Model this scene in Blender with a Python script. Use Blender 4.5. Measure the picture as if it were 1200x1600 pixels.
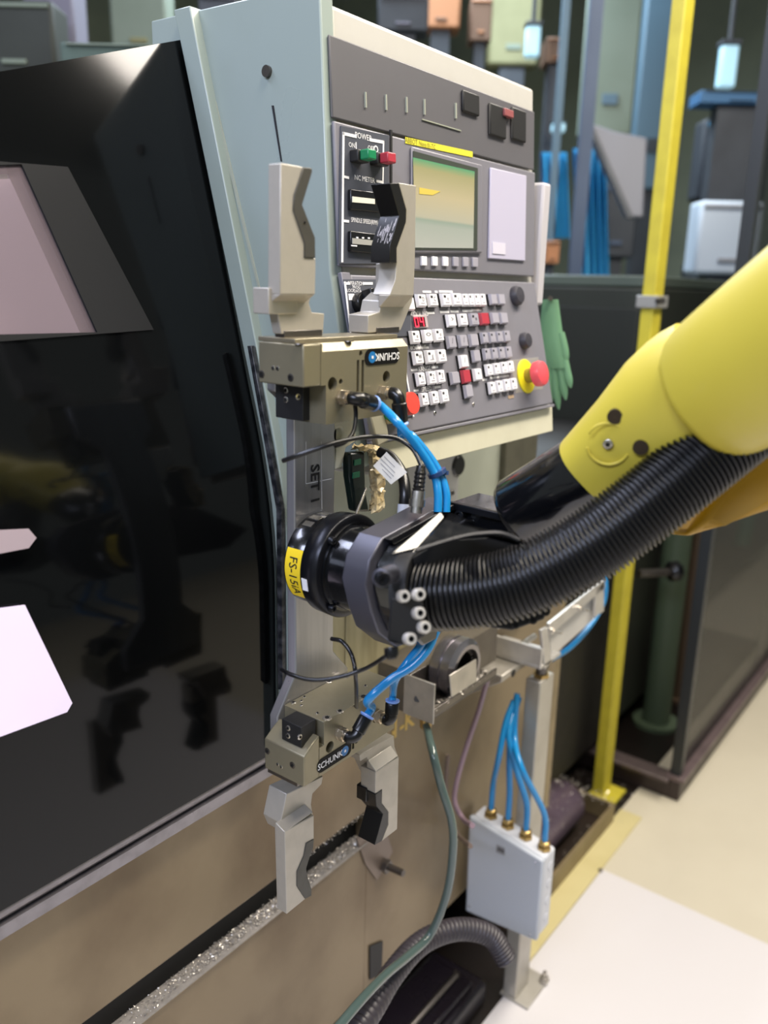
import bpy, bmesh, math, random
from mathutils import Vector, Matrix
random.seed(7)
sc = bpy.context.scene
COL = sc.collection
for o in list(bpy.data.objects): bpy.data.objects.remove(o)

# ---------------------------------------------------------------- camera
FPX = 1300.0; PITCH = math.atan(350 / 1300.0); ROLL = math.atan(.0246); AZ = math.radians(37.2)
EYE = Vector((0, 0, 1.42))
_h = Vector((math.cos(AZ), math.sin(AZ), 0)); _r0 = Vector((math.sin(AZ), -math.cos(AZ), 0)); _up = Vector((0, 0, 1))
FW = _h * math.cos(PITCH) - _up * math.sin(PITCH); _u0 = _h * math.sin(PITCH) + _up * math.cos(PITCH)
RT = _r0 * math.cos(ROLL) + _u0 * math.sin(ROLL); UP = -_r0 * math.sin(ROLL) + _u0 * math.cos(ROLL)
cam_d = bpy.data.cameras.new('camera'); cam = bpy.data.objects.new('camera', cam_d); COL.objects.link(cam)
cam.matrix_world = Matrix(((RT.x, UP.x, -FW.x, EYE.x), (RT.y, UP.y, -FW.y, EYE.y), (RT.z, UP.z, -FW.z, EYE.z), (0, 0, 0, 1)))
cam_d.sensor_fit = 'VERTICAL'; cam_d.sensor_height = 36.0; cam_d.lens = 36.0 * FPX / 1600.0
cam_d.clip_start = .02; cam_d.clip_end = 60
cam_d.dof.use_dof = True; cam_d.dof.focus_distance = .92; cam_d.dof.aperture_fstop = 3.3
sc.camera = cam

# ---------------------------------------------------------------- world, lamps, exposure
def lin(h):
    r = []
    for i in (0, 2, 4):
        c = int(h[i:i + 2], 16) / 255.0
        r.append(c / 12.92 if c <= .04045 else ((c + .055) / 1.055) ** 2.4)
    return (r[0], r[1], r[2], 1)
w = bpy.data.worlds.new('hall_light'); sc.world = w; w.use_nodes = True
w.node_tree.nodes['Background'].inputs[0].default_value = lin('b9c0bd'); w.node_tree.nodes['Background'].inputs[1].default_value = .33
def area(name, loc, target, sx, sy, power, col):
    l = bpy.data.lights.new(name, 'AREA'); l.shape = 'RECTANGLE'; l.size = sx; l.size_y = sy; l.energy = power; l.color = lin(col)[:3]
    o = bpy.data.objects.new(name, l); COL.objects.link(o); o.location = loc
    o.rotation_euler = (Vector(target) - Vector(loc)).to_track_quat('-Z', 'Y').to_euler()
    return o
area('aisle_lamp', (1.0, -.35, 3.3), (.9, .45, .9), 2.2, .35, 75, 'fff4e2')
area('aisle_lamp', (2.7, .05, 3.4), (2.2, .3, .2), 2.0, .35, 64, 'fff6ea')
area('aisle_lamp', (-1.6, .1, 2.7), (.8, .5, 1.2), 1.6, .5, 42, 'd9e2ff')
area('unseen_hall_light', (3.6, 2.6, 3.6), (3.6, 2.2, 1.0), 2.4, .5, 125, 'e2f2ff')
area('unseen_hall_light', (-.1, 2.1, 3.5), (.6, .6, 1.1), 2.2, .5, 52, 'dde4ff')  # unseen lamp added for the highlights on the black wrist barrel
sc.view_settings.view_transform = 'Standard'; sc.view_settings.look = 'None'; sc.view_settings.gamma = 1
sc.view_settings.use_curve_mapping = False; sc.view_settings.exposure = .45

# ---------------------------------------------------------------- helpers
def P(px, py, x=None, y=None, z=None, d=None):
    """point of the photograph (1200x1600) on the plane x=, y=, z= or at depth d"""
    v = FW * FPX + RT * (px - 600) - UP * (py - 800)
    if d is not None: t = d / FPX
    elif x is not None: t = (x - EYE.x) / v.x
    elif y is not None: t = (y - EYE.y) / v.y
    else: t = (z - EYE.z) / v.z
    return EYE + v * t
def PP(px, py, p0, n):
    v = FW * FPX + RT * (px - 600) - UP * (py - 800)
    return EYE + v * ((p0 - EYE).dot(n) / v.dot(n))
def c1(x, y): return (400 + x / 4, 240 + y / 4)
def c3(x, y): return (400 + x / 3.75, 540 + y / 3.75)
def c5(x, y): return (400 + x * .3, 960 + y * .3)

MATS = {}
def M(name, hexc, rough=.5, metal=0., nz=0., nscale=30., bump=0., coat=0., dark=None, emit=0., streak=None, spec=.5):
    if name in MATS: return MATS[name]
    m = bpy.data.materials.new(name); m.use_nodes = True; nt = m.node_tree; b = nt.nodes['Principled BSDF']
    b.inputs['Base Color'].default_value = lin(hexc); b.inputs['Roughness'].default_value = rough; b.inputs['Metallic'].default_value = metal
    b.inputs['Coat Weight'].default_value = coat; b.inputs['Coat Roughness'].default_value = .08; b.inputs['Specular IOR Level'].default_value = spec
    if nz > 0 or bump > 0:
        tc = nt.nodes.new('ShaderNodeTexCoord'); n = nt.nodes.new('ShaderNodeTexNoise'); n.inputs['Scale'].default_value = nscale; n.inputs['Detail'].default_value = 6
        src = tc.outputs['Object']
        if streak:
            mp = nt.nodes.new('ShaderNodeMapping'); mp.inputs['Scale'].default_value = streak; nt.links.new(src, mp.inputs[0]); src = mp.outputs[0]
        nt.links.new(src, n.inputs['Vector'])
        if nz > 0:
            mix = nt.nodes.new('ShaderNodeMix'); mix.data_type = 'RGBA'; rp = nt.nodes.new('ShaderNodeMapRange')
            rp.inputs[1].default_value = .42; rp.inputs[2].default_value = .7; rp.inputs[4].default_value = nz
            nt.links.new(n.outputs['Fac'], rp.inputs[0]); nt.links.new(rp.outputs[0], mix.inputs[0])
            c = lin(hexc); mix.inputs[6].default_value = c
            mix.inputs[7].default_value = lin(dark) if dark else (c[0] * .4, c[1] * .4, c[2] * .4, 1)
            nt.links.new(mix.outputs[2], b.inputs['Base Color'])
            r2 = nt.nodes.new('ShaderNodeMapRange'); r2.inputs[3].default_value = max(rough - .1, .02); r2.inputs[4].default_value = min(rough + .15, 1)
            nt.links.new(n.outputs['Fac'], r2.inputs[0]); nt.links.new(r2.outputs[0], b.inputs['Roughness'])
        if bump > 0:
            bp = nt.nodes.new('ShaderNodeBump'); bp.inputs['Strength'].default_value = bump; bp.inputs['Distance'].default_value = .002
            nt.links.new(n.outputs['Fac'], bp.inputs['Height']); nt.links.new(bp.outputs[0], b.inputs['Normal'])
    if emit > 0:
        b.inputs['Emission Color'].default_value = lin(hexc); b.inputs['Emission Strength'].default_value = emit
    MATS[name] = m; return m
def GLASS(name, hexc, mixf, rough=.05):
    if name in MATS: return MATS[name]
    m = bpy.data.materials.new(name); m.use_nodes = True; nt = m.node_tree; b = nt.nodes['Principled BSDF']
    b.inputs['Base Color'].default_value = lin(hexc); b.inputs['Roughness'].default_value = rough
    tr = nt.nodes.new('ShaderNodeBsdfTransparent'); mx = nt.nodes.new('ShaderNodeMixShader'); mx.inputs[0].default_value = mixf
    nt.links.new(tr.outputs[0], mx.inputs[1]); nt.links.new(b.outputs[0], mx.inputs[2]); nt.links.new(mx.outputs[0], nt.nodes['Material Output'].inputs[0])
    MATS[name] = m; return m

ALU = M('bead_blasted_aluminium', 'b5afa5', .42, .4, .12, 60)
ALUP = M('brushed_aluminium_plate', 'b1b0b2', .3, .75, .25, 14, .05, streak=(9, 9, .6))
OLIVE = M('hard_anodised_body', '8d8670', .38, .55, .12, 50)
OLIVED = M('hard_anodised_top', '9a917c', .3, .6, .3, 70)
STEEL = M('bright_steel', 'cfcac2', .22, .95, .2, 90)
DSTEEL = M('dark_steel', '6f6a66', .3, .9, .3, 60)
BLK = M('black_plastic', '0e0e10', .28)
BLKM = M('black_matte_plastic', '141416', .55)
BLKG = M('gloss_black_casting', '0c0d10', .16, 0, .1, 120, .06, coat=.6)
BLKA = M('black_anodised', '1c1d22', .3, .55)
SLATE = M('lit_black_anodised', '4e4e58', .36, .4)  # black wrist metal in lighter grey, its lit look put in the colour
RUB = M('black_rubber', '0f0f11', .3)
PAD = M('black_jaw_pad', '1b1a19', .3, .1, .3, 40)
PADG = M('grey_jaw_pad', '4a4843', .45, .2, .3, 60)
YEL = M('robot_yellow', 'ccba42', .42, 0, .06, 12, coat=.1)
POSTY = M('post_yellow', 'bcb036', .45, 0, .25, 25, dark='8a7a1e')
AMB = M('dark_amber', 'b58a10', .45)  # browner and darker than the robot yellow
BLUE = M('blue_tube', '1c86c6', .22, spec=.6)
BLUEL = M('light_blue_ring', '7d9fe0', .35)
CREAM = M('cream_sheet_metal', '929e99', .3, 0, .2, 7, dark='7f8872')
CREAMW = M('cream_white_enamel', 'b7b5b0', .4, 0, .15, 30, dark='9c9990')
TAN = M('warm_lit_splash_panel', 'b5ab86', .4, .1, .5, 16, dark='7d7150', streak=(3, 3, .4))  # tan is the lighting on the cabinet, put into the colour
GREYGR = M('grey_green_enamel', 'a0a496', .4, 0, .15, 14)
COVER = M('grey_cover', 'a6a5a3', .42)
BRONZE = M('stained_shaded_steel', '897a62', .36, .45, .75, 5, .03, dark='5b4936', streak=(1, 1, .8))  # noise paints oil stains and, with them, the shadow smear
BRONZE2 = M('oil_stained_lower_steel', '82746a', .38, .4, .75, 6, .03, dark='54463c')
DOOR = M('black_door_gloss', '070809', .09, spec=.28)
RAIL = M('worn_rail_steel', '8e8a8e', .3, .7, .3, 50)
PANELG = M('console_grey', '75747d', .45, 0, .08, 25)
PANELD = M('console_slate', '474a54', .45)
PANELT = M('console_top_grey', '58575c', .5, 0, .2, 8)
KEYW = M('key_white', 'dcdbe2', .4)
KEYG = M('key_grey', '9c9aa6', .4)
KEYR = M('key_red', 'a83644', .4)
INK = M('black_print', '15151a', .6)
WINK = M('white_print', 'e6e6ea', .5)
RED = M('red_button', 'e0483e', .4)
GRN = M('green_button', '157a4e', .35)
WHT = M('light_grey_abs', 'c9ccd4', .35)
LID = M('grey_abs_lid', 'b4bac4', .35)
BRASS = M('nickel_brass', 'b59a62', .3, .9)
NICK = M('nickel_plated', 'c9bca8', .22, .9, .3, 60)
YLAB = M('yellow_label', 'efcf28', .4)
POSTW = M('galvanised_tube', 'b4b0a8', .35, .45, .35, 14, dark='8a8376')
FLOORM = M('beige_floor_paint', 'c4bdab', .33, 0, .25, 3, dark='a49c8a')
SHEETM = M('white_floor_sheet', 'cdcacc', .3, 0, .12, 2, dark='c4c0c4')
STRIPM = M('yellowed_strip', 'c4b98a', .35, 0, .35, 8, dark='a89a62')
PITM = M('oily_shaded_floor', '1d1816', .3, 0, .5, 10, dark='0c0a0a')  # oily floor tone that also carries the shade under the machine
CHIP = M('metal_swarf', 'd8d2ca', .35, .7)
WALLM = M('hall_wall', '7f8674', .8, 0, .5, 1.5, dark='5a625c')

def link(o): COL.objects.link(o); return o
W = {}
class MB:
    def __init__(s): s.v = []; s.f = []; s.m = []; s.mats = []
    def add(s, vs, fs, mat):
        if mat not in s.mats: s.mats.append(mat)
        k = s.mats.index(mat); b = len(s.v); s.v += [Vector(v) for v in vs]
        for f in fs: s.f.append([b + i for i in f]); s.m.append(k)
        return s
    def box(s, a, b, mat):
        x0, y0, z0 = a; x1, y1, z1 = b
        return s.add([(x0, y0, z0), (x1, y0, z0), (x1, y1, z0), (x0, y1, z0), (x0, y0, z1), (x1, y0, z1), (x1, y1, z1), (x0, y1, z1)],
                     [(0, 3, 2, 1), (4, 5, 6, 7), (0, 1, 5, 4), (1, 2, 6, 5), (2, 3, 7, 6), (3, 0, 4, 7)], mat)
    def obox(s, c, X, Y, Z, sx, sy, sz, mat):
        X = X * sx / 2; Y = Y * sy / 2; Z = Z * sz / 2; c = Vector(c)
        return s.add([c - X - Y - Z, c + X - Y - Z, c + X + Y - Z, c - X + Y - Z, c - X - Y + Z, c + X - Y + Z, c + X + Y + Z, c - X + Y + Z],
                     [(0, 3, 2, 1), (4, 5, 6, 7), (0, 1, 5, 4), (1, 2, 6, 5), (2, 3, 7, 6), (3, 0, 4, 7)], mat)
    def prism(s, poly, off, mat):
        n = len(poly); off = Vector(off); vs = [Vector(p) for p in poly]; vs += [p + off for p in vs]
        fs = [list(range(n))[::-1], list(range(n, 2 * n))] + [(i, (i + 1) % n, n + (i + 1) % n, n + i) for i in range(n)]
        return s.add(vs, fs, mat)
    def loft(s, rings, mat, cap=True):
        n = len(rings[0]); vs = [p for r in rings for p in r]; fs = []
        for k in range(len(rings) - 1):
            for i in range(n): fs.append((k * n + i, k * n + (i + 1) % n, (k + 1) * n + (i + 1) % n, (k + 1) * n + i))
        if cap: fs += [list(range(n))[::-1], list(range((len(rings) - 1) * n, len(rings) * n))]
        return s.add(vs, fs, mat)
    def lathe(s, o, ax, prof, mat, n=24, cap=True):
        o = Vector(o); ax = Vector(ax).normalized(); t = Vector((0, 0, 1)) if abs(ax.z) < .9 else Vector((1, 0, 0))
        e1 = ax.cross(t).normalized(); e2 = ax.cross(e1)
        return s.loft([[o + ax * a + (e1 * math.cos(2 * math.pi * i / n) + e2 * math.sin(2 * math.pi * i / n)) * r for i in range(n)] for a, r in prof], mat, cap)
    def cyl(s, a, b, r, mat, n=16, r1=None):
        a = Vector(a); b = Vector(b); L = (b - a).length
        return s.lathe(a, b - a, [(0, r), (L, r if r1 is None else r1)], mat, n)
    def tube(s, pts, r, mat, n=8, sub=8, rf=None, cap=True):
        c = spline(pts, sub); rings = []; e = None
        for i, p in enumerate(c):
            t = (c[min(i + 1, len(c) - 1)] - c[max(i - 1, 0)]).normalized()
            if e is None: e = t.cross(Vector((.3, .2, .93))).normalized()
            e = (e - t * e.dot(t)).normalized(); f = t.cross(e)
            rr = r if rf is None else rf(i, len(c))
            rings.append([p + (e * math.cos(2 * math.pi * k / n) + f * math.sin(2 * math.pi * k / n)) * rr for k in range(n)])
        return s.loft(rings, mat, cap)
    def build(s, name, parent=None, bevel=0., angle=35, label=None, seg=2):
        org = W.get(parent, Vector((0, 0, 0))) if parent else Vector((0, 0, 0))
        me = bpy.data.meshes.new(name); me.from_pydata([v - org for v in s.v], [], s.f)
        for m in s.mats: me.materials.append(m)
        me.polygons.foreach_set('material_index', s.m)
        bm = bmesh.new(); bm.from_mesh(me); bmesh.ops.recalc_face_normals(bm, faces=bm.faces); bm.to_mesh(me); bm.free()
        me.polygons.foreach_set('use_smooth', [True] * len(me.polygons)); me.set_sharp_from_angle(angle=math.radians(angle))
        o = link(bpy.data.objects.new(name, me))
        if parent: o.parent = parent; W[o] = org
        if bevel > 0:
            b = o.modifiers.new('edge', 'BEVEL'); b.width = bevel; b.segments = seg; b.limit_method = 'ANGLE'; b.angle_limit = math.radians(38); b.harden_normals = False
        if label: o['label'] = label
        return o
def spline(pts, sub):
    pts = [Vector(p) for p in pts]
    if len(pts) < 3 or sub < 2: return pts
    q = [pts[0] * 2 - pts[1]] + pts + [pts[-1] * 2 - pts[-2]]; out = []
    for i in range(1, len(q) - 2):
        a, b, c, d = q[i - 1:i + 3]
        for k in range(sub):
            t = k / sub
            out.append(.5 * (2 * b + (c - a) * t + (2 * a - 5 * b + 4 * c - d) * t * t + (3 * b - a - 3 * c + d) * t ** 3))
    out.append(pts[-1]); return out
def cut(o, cutters):
    """real holes: boolean evaluated once, the cutters are deleted"""
    cs = []
    for c in cutters:
        t = c.build('cutter'); t.location = -W.get(o.parent, Vector((0, 0, 0))) if o.parent else (0, 0, 0)
        if o.parent: t.parent = o.parent
        cs.append(t); b = o.modifiers.new('hole', 'BOOLEAN'); b.operation = 'DIFFERENCE'; b.object = t; b.solver = 'EXACT'
    bv = [m for m in o.modifiers if m.type == 'BEVEL']; keep = [(m.width, m.segments) for m in bv]
    for m in bv: o.modifiers.remove(m)
    dg = bpy.context.evaluated_depsgraph_get(); dg.update()
    me = bpy.data.meshes.new_from_object(o.evaluated_get(dg)); old = o.data; o.modifiers.clear(); o.data = me; bpy.data.meshes.remove(old)
    me.set_sharp_from_angle(angle=math.radians(35))
    for wd, sg in keep:
        b = o.modifiers.new('edge', 'BEVEL'); b.width = wd; b.segments = sg; b.limit_method = 'ANGLE'; b.angle_limit = math.radians(50)
    for t in cs: bpy.data.objects.remove(t)
def tag(o, label, cat, group=None, kind=None):
    o['label'] = label; o['category'] = cat
    if group: o['group'] = group
    if kind: o['kind'] = kind
    return o
def thing(name, label, cat, loc=(0, 0, 0), group=None):
    o = link(bpy.data.objects.new(name, None)); o.empty_display_size = .03; o.location = loc; W[o] = Vector(loc)
    return tag(o, label, cat, group)
def struct(mb, name, bevel=0.):
    o = mb.build(name, bevel=bevel); o['kind'] = 'structure'; return o
def text_geo(body, size, sx=1., bold=0.):
    c = bpy.data.curves.new('t', 'FONT'); c.body = body; c.size = size; c.align_x = 'CENTER'; c.align_y = 'CENTER'; c.resolution_u = 2; c.offset = bold
    o = link(bpy.data.objects.new('t', c)); dg = bpy.context.evaluated_depsgraph_get(); me = bpy.data.meshes.new_from_object(o.evaluated_get(dg))
    vs = [(v.co.x * sx, v.co.y) for v in me.vertices]; fs = [list(p.vertices) for p in me.polygons]
    bpy.data.objects.remove(o); bpy.data.curves.remove(c); bpy.data.meshes.remove(me); return vs, fs
def lettering(mb, body, size, o, X, Y, mat, sx=1., bold=0.):
    vs, fs = text_geo(body, size, sx, bold); mb.add([Vector(o) + X * a + Y * b for a, b in vs], fs, mat); return mb
def screw(parent, p, n, r, mat=None, h=None, name='screw'):
    """socket head cap screw: head with a hexagonal recess"""
    n = Vector(n).normalized(); p = Vector(p); h = h or r * .9; m = MB(); mat = mat or STEEL
    m.lathe(p - n * .0005, n, [(0, r), (h * .85, r), (h, r * .88), (h, r * .5)], mat, 14, cap=False)
    m.lathe(p, n, [(h, r * .5), (h * .4, r * .48), (h * .4, 0.0001)], BLKM, 6, cap=False)
    return m.build(name, parent)
X_, Y_, Z_ = Vector((1, 0, 0)), Vector((0, 1, 0)), Vector((0, 0, 1))
def rnd(a, b): return random.uniform(a, b)
def rounded(cx, cy, hx, hy, r, n=5):
    out = []
    for sx, sy, a0 in ((1, 1, 0), (-1, 1, 90), (-1, -1, 180), (1, -1, 270)):
        for k in range(n + 1):
            a = math.radians(a0 + 90 * k / n); out.append((cx + sx * (hx - r) + r * math.cos(a), cy + sy * (hy - r) + r * math.sin(a)))
    return out

# ================================================================ SETTING
struct(MB().box((-2, -3, -.05), (9, 8, 0), FLOORM), 'floor')
struct(MB().box((1.40, .637, 0), (2.07, .70, .006), STRIPM), 'trim_1', .002)
struct(MB().box((.2, .63, 0), (1.40, 1.3, .003), PITM), 'trim_2')
struct(MB().box((1.40, .70, 0), (3.6, 1.5, .003), PITM), 'trim_3')
struct(MB().box((8.2, -3, 0), (8.3, 8, 4.6), WALLM), 'wall_back')
struct(MB().box((-2, 7.0, 0), (8.3, 7.1, 4.6), WALLM), 'wall_left')
struct(MB().box((-2, -3, 4.6), (8.3, 7.1, 4.65), M('ceiling_grey', '8a8f8e', .8)), 'ceiling')
fp = MB().box((-.2, -1.2, 0), (1.795, .636, .004), SHEETM).build('floor_plate', bevel=.0015)
tag(fp, 'large white sheet lying on the floor in front of the machine', 'floor sheet')

# ================================================================ MACHINE BODY
lathe = thing('lathe_body', 'cream lathe housing with stained brown lower front panels and a swarf ledge', 'machine', (1.1, .9, 0))
DX = .704
# profile of the left edge of the cabinet (leans back above 1.16)
def front_y(z):
    u = max(0., min(1., (z - 1.05) / .22)); return .69 + .278 * .11 * u * u + max(0., z - 1.27) * .278
# cream side column: the -X flank of the cabinet
MB().prism([Vector((DX, y, z)) for y, z in ((.632, 1.715), (.615, 1.437), (.571, 1.225), (.70, 1.22), (.70, .83), (.90, .83), (.90, 1.72))], (.02, 0, 0), CREAM).build('side_column', lathe, .002)
# raised flange next to the door, follows the lean
fl = MB(); zz = [.83 + .89 * k / 24 for k in range(25)]
fl.loft([[Vector((DX - .012, front_y(z) - .022 - max(0, z - 1.05) * .012, z)), Vector((DX - .012, front_y(z) - .002, z)), Vector((DX + .008, front_y(z) - .002, z)), Vector((DX + .008, front_y(z) - .022 - max(0, z - 1.05) * .012, z))] for z in zz], CREAM)
fl.build('door_flange', lathe, .0015)
# crease strip and slit on the flank
MB().prism([P(425, 165, x=DX), P(428, 165, x=DX), P(441, 252, x=DX), P(439, 252, x=DX)], (-.0008, 0, 0), INK).build('scratch', lathe)
MB().prism([P(318, 100, x=DX), P(324, 100, x=DX), P(408, 455, x=DX), P(405, 455, x=DX)], (-.001, 0, 0), GREYGR).build('seam', lathe)
MB().cyl(P(419, 112, x=DX), P(419, 112, x=DX) + Vector((-.004, 0, 0)), .006, DSTEEL).build('plug', lathe)
# splash cabinet front under the console
MB().box((DX, .728, .832), (1.42, .90, 1.22), GREYGR).build('cabinet_front', lathe, .003)
sp = MB()
for (a, b) in ((.712, .865), (.868, 1.03), (1.033, 1.19)): sp.box((a, .7225, .834), (b, .728, .99), TAN)
sp.build('splash_panel', lathe, .0015)
MB().box((1.0, .715, 1.0), (1.145, .728, 1.20), COVER).build('cover_plate', lathe, .002)
for q in ((601, 700), (706, 770)): screw(lathe, P(*q, y=.715), -Y_, .004, DSTEEL)
MB().lathe(P(706, 726, y=.727), -Y_, [(0, .019), (.012, .019), (.016, .015), (.016, .001)], BLK, 24).build('knob', lathe)
MB().box((1.30, .715, 1.07), (1.42, .728, 1.17), M('dark_vent', '4c4a3e', .5, 0, .4, 30)).build('vent_recess', lathe, .002)
# brown lower front
MB().box((.2, .722, .602), (.925, .743, .815), BRONZE).box((.925, .722, .24), (1.625, .80, .825), BRONZE).build('front_panel', lathe, .003)
MB().box((1.60, .7215, .24), (1.625, .80, .83), M('panel_end', '8f7f60', .4, .2, .4, 20)).build('panel_edge', lathe, .001)
MB().prism([Vector((.2, y, z)) for y, z in ((.722, .24), (.722, .540), (.716, .546), (.745, .546), (.80, .54), (.80, .24))], (.725, 0, 0), BRONZE).build('ledge_box', lathe)
MB().box((.2, .7165, .5455), (.925, .744, .5475), M('ledge_metal', 'aaa49e', .5, .3, .4, 120)).build('ledge_strip', lathe)
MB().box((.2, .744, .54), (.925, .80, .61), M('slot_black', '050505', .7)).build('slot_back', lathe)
MB().tube([(.15, .712, .822), (.45, .712, .822), (.697, .712, .822)], .013, RAIL, 12, 2).box((.15, .698, .795), (.70, .722, .810), RAIL).build('door_rail', lathe)
MB().box((.735, .724, .826), (1.42, .73, .834), RAIL).build('panel_seam', lathe)
# rear bulk so that the body is closed
MB().box((.3, .80, .2), (1.62, 1.6, .83), BLKM).build('base_block', lathe)
# stencilled lettering on the brown panel
st = MB(); o = P(640, 1130, y=.7215); GOLD = M('gold_stencil', 'dcb85c', .5)
lettering(st, '1-K', .046, P(630, 1132, y=.7215), X_, Z_, GOLD, .95, .001)
st.prism([P(612, 1143, y=.7215), P(616, 1141, y=.7215), P(618, 1146, y=.7215), P(613, 1149, y=.7215)], (0, -.0004, 0), GOLD)
st.build('stencil_mark', lathe)
# stud on the lower panel with its small bracket
sd = MB(); a = P(597, 1350, y=.722); sd.cyl(a, a + Vector((.0, -.045, .004)), .006, DSTEEL, 12).lathe(a + Vector((0, -.006, 0)), -Y_, [(0, .012), (.008, .012)], DSTEEL, 6); sd.build('stud_bolt', lathe)
MB().prism([P(556, 1310, y=.721), P(600, 1290, y=.721), P(612, 1330, y=.721), P(588, 1375, y=.721), P(570, 1350, y=.721)], (0, -.002, 0), BRONZE2).build('patch_plate', lathe)
# small dark hole plate lower down
MB().prism([P(577, 1478, y=.721), P(597, 1470, y=.721), P(595, 1520, y=.721), P(577, 1530, y=.721)], (0, -.002, 0), BLKM).build('drain_opening', lathe)
# swarf
ch = MB()
def swarf(n, fx, fy, fz, s0, s1):
    for _ in range(n):
        p = Vector((fx(), fy(), fz())); s = rnd(s0, s1); d = [Vector((rnd(-1, 1), rnd(-1, 1), rnd(-.2, 1))).normalized() * s for _ in range(4)]
        ch.add([p + d[0], p + d[1] * 1.6, p + d[2], p + d[3] * .5], [(0, 1, 2), (0, 2, 3), (1, 2, 3)], CHIP)
swarf(2600, lambda: .45 + .47 * random.random() ** .6, lambda: rnd(.721, .743), lambda: rnd(.548, .551), .0006, .0022)
swarf(120, lambda: rnd(.75, .92), lambda: rnd(.719, .722), lambda: rnd(.6, .606), .0006, .0018)
tag(ch.build('swarf', angle=1), 'bright metal swarf scattered along the ledge of the brown panel', 'swarf', kind='stuff')

# ================================================================ SLIDING DOOR
door = thing('sliding_door', 'big black glossy sliding door with slanted window at the left', 'door', (.45, .70, .83))
dm = MB()
def dpoint(x, z): return Vector((x, front_y(z) + .002, z))
tn = Vector((0, 1, -.278)).normalized(); t0 = dpoint(.5, 1.4)
def T(px, py): return PP(px, py, t0, tn)
win = [T(-60, 262), T(32, 258), T(150, 520), T(-60, 525)]
i4 = [T(-70, 262), T(32, 258), T(150, 520), T(-70, 525)]; back = tn * .025
ZJ = 1.30
o4 = [T(-160, 140), T(284, 62), dpoint(.692, ZJ), dpoint(.10, ZJ)]
for k in range(4):
    j = (k + 1) % 4
    dm.add([o4[k], o4[j], i4[j], i4[k]] + [p + back for p in (o4[k], o4[j], i4[j], i4[k])], [(0, 1, 2, 3), (7, 6, 5, 4), (0, 4, 5, 1), (2, 6, 7, 3)], DOOR)
zs = [.832 + (ZJ - .832) * k / 20 for k in range(21)]
vs = [dpoint(x, z) for z in zs for x in (.10, .692)]; vs += [v + Vector((0, .025, 0)) for v in vs]; o = 42
dm.add(vs, [(2 * k, 2 * k + 1, 2 * k + 3, 2 * k + 2) for k in range(20)] + [(o + 2 * k, o + 2 * k + 2, o + 2 * k + 3, o + 2 * k + 1) for k in range(20)] + [(2 * k + 1, o + 2 * k + 1, o + 2 * k + 3, 2 * k + 3) for k in range(20)] + [(0, o, o + 1, 1)], DOOR)
dm.build('door_leaf', door)
fr = MB()
f4 = [T(-75, 248), T(104, 262), T(238, 516), T(-75, 540)]
for k in (0, 1, 2):
    j = (k + 1) % 4
    fr.prism([f4[k], f4[j], i4[j], i4[k]], -tn * .0025, M('window_gasket', '1c1d1f', .75, spec=.2))
fr.build('window_frame', door)
wp = MB().prism(i4, back * .3, GLASS('door_glass', '8d7f86', .35)).build('window_pane', door)
LITW = M('window_glow', 'a8949c', .6, 0, .5, 4, dark='7a6a70', emit=.30)  # self-glowing panel makes the bright patch behind the pane
MB().prism([p + back * 3.5 + Vector((0, .03, 0)) for p in [T(-120, 230), T(140, 230), T(260, 545), T(-120, 545)]], (0, .01, 0), LITW).build('window_glow_panel', door)
# bright patches set onto the door leaf as emissive plates
LW2 = M('glowing_lower_patch', 'cbbfd6', .4, 0, .3, 6, dark='a89ab4', emit=.55)
MB().prism([P(-40, 955, y=.6915), P(38, 945, y=.6915), P(112, 1098, y=.6915), P(104, 1112, y=.6915), P(-40, 1165, y=.6915)], (0, -.0012, 0), LW2).build('lower_glow_patch', door)
MB().prism([P(-40, 830, y=.6915), P(44, 826, y=.6915), P(56, 840, y=.6915), P(44, 856, y=.6915), P(-40, 872, y=.6915)], (0, -.0012, 0), M('glowing_slot_patch', '9a8c94', .4, emit=.25)).build('slot_glow_patch', door)
es = MB()
es.prism([P(392, 540, x=.690), P(398, 540, x=.690), P(445, 795, x=.690), P(447, 1075, x=.690), P(439, 1075, x=.690), P(437, 795, x=.690)], (-.006, 0, 0), M('door_edge_seal', '24262a', .35, .4, .5, 80, dark='77777c'))
es.build('edge_seal', door, .0005)

# ================================================================ CONTROL CONSOLE
con = thing('control_console', 'grey machine control console with screen and white keys in a cream housing', 'control panel', (.93, .66, 1.2))
CX0, CX1 = .7045, 1.168
hp = [(.722, 1.205), (.566, 1.214), (.570, 1.252), (.617, 1.437), (.635, 1.70), (.722, 1.722)]
MB().prism([Vector((CX0 + .0205, y, z)) for y, z in hp], (CX1 - CX0 - .0205, 0, 0), CREAMW).build('housing', con, .004)
MB().prism([Vector((CX0 + .021, y, z)) for y, z in ((.5665, 1.2135), (.5640, 1.2135), (.5680, 1.2500), (.5705, 1.2505))], (CX1 - CX0 - .021, 0, 0), M('lit_lip_cream', 'cdcab4', .4, 0, .2, 22, dark='a39d84')).build('front_lip', con, .001)  # housing cream brightened here, the lit look put in the colour
LP0 = Vector((.9, .566, 1.252)); LV = Vector((0, .047, .185)).normalized(); LN = X_.cross(LV)   # lower panel frame (LN points to -Y)
UP0 = Vector((.9, .613, 1.437)); UV = Vector((0, .018, .263)).normalized(); UN = X_.cross(UV)
if LN.y > 0: LN = -LN
if UN.y > 0: UN = -UN
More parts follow.
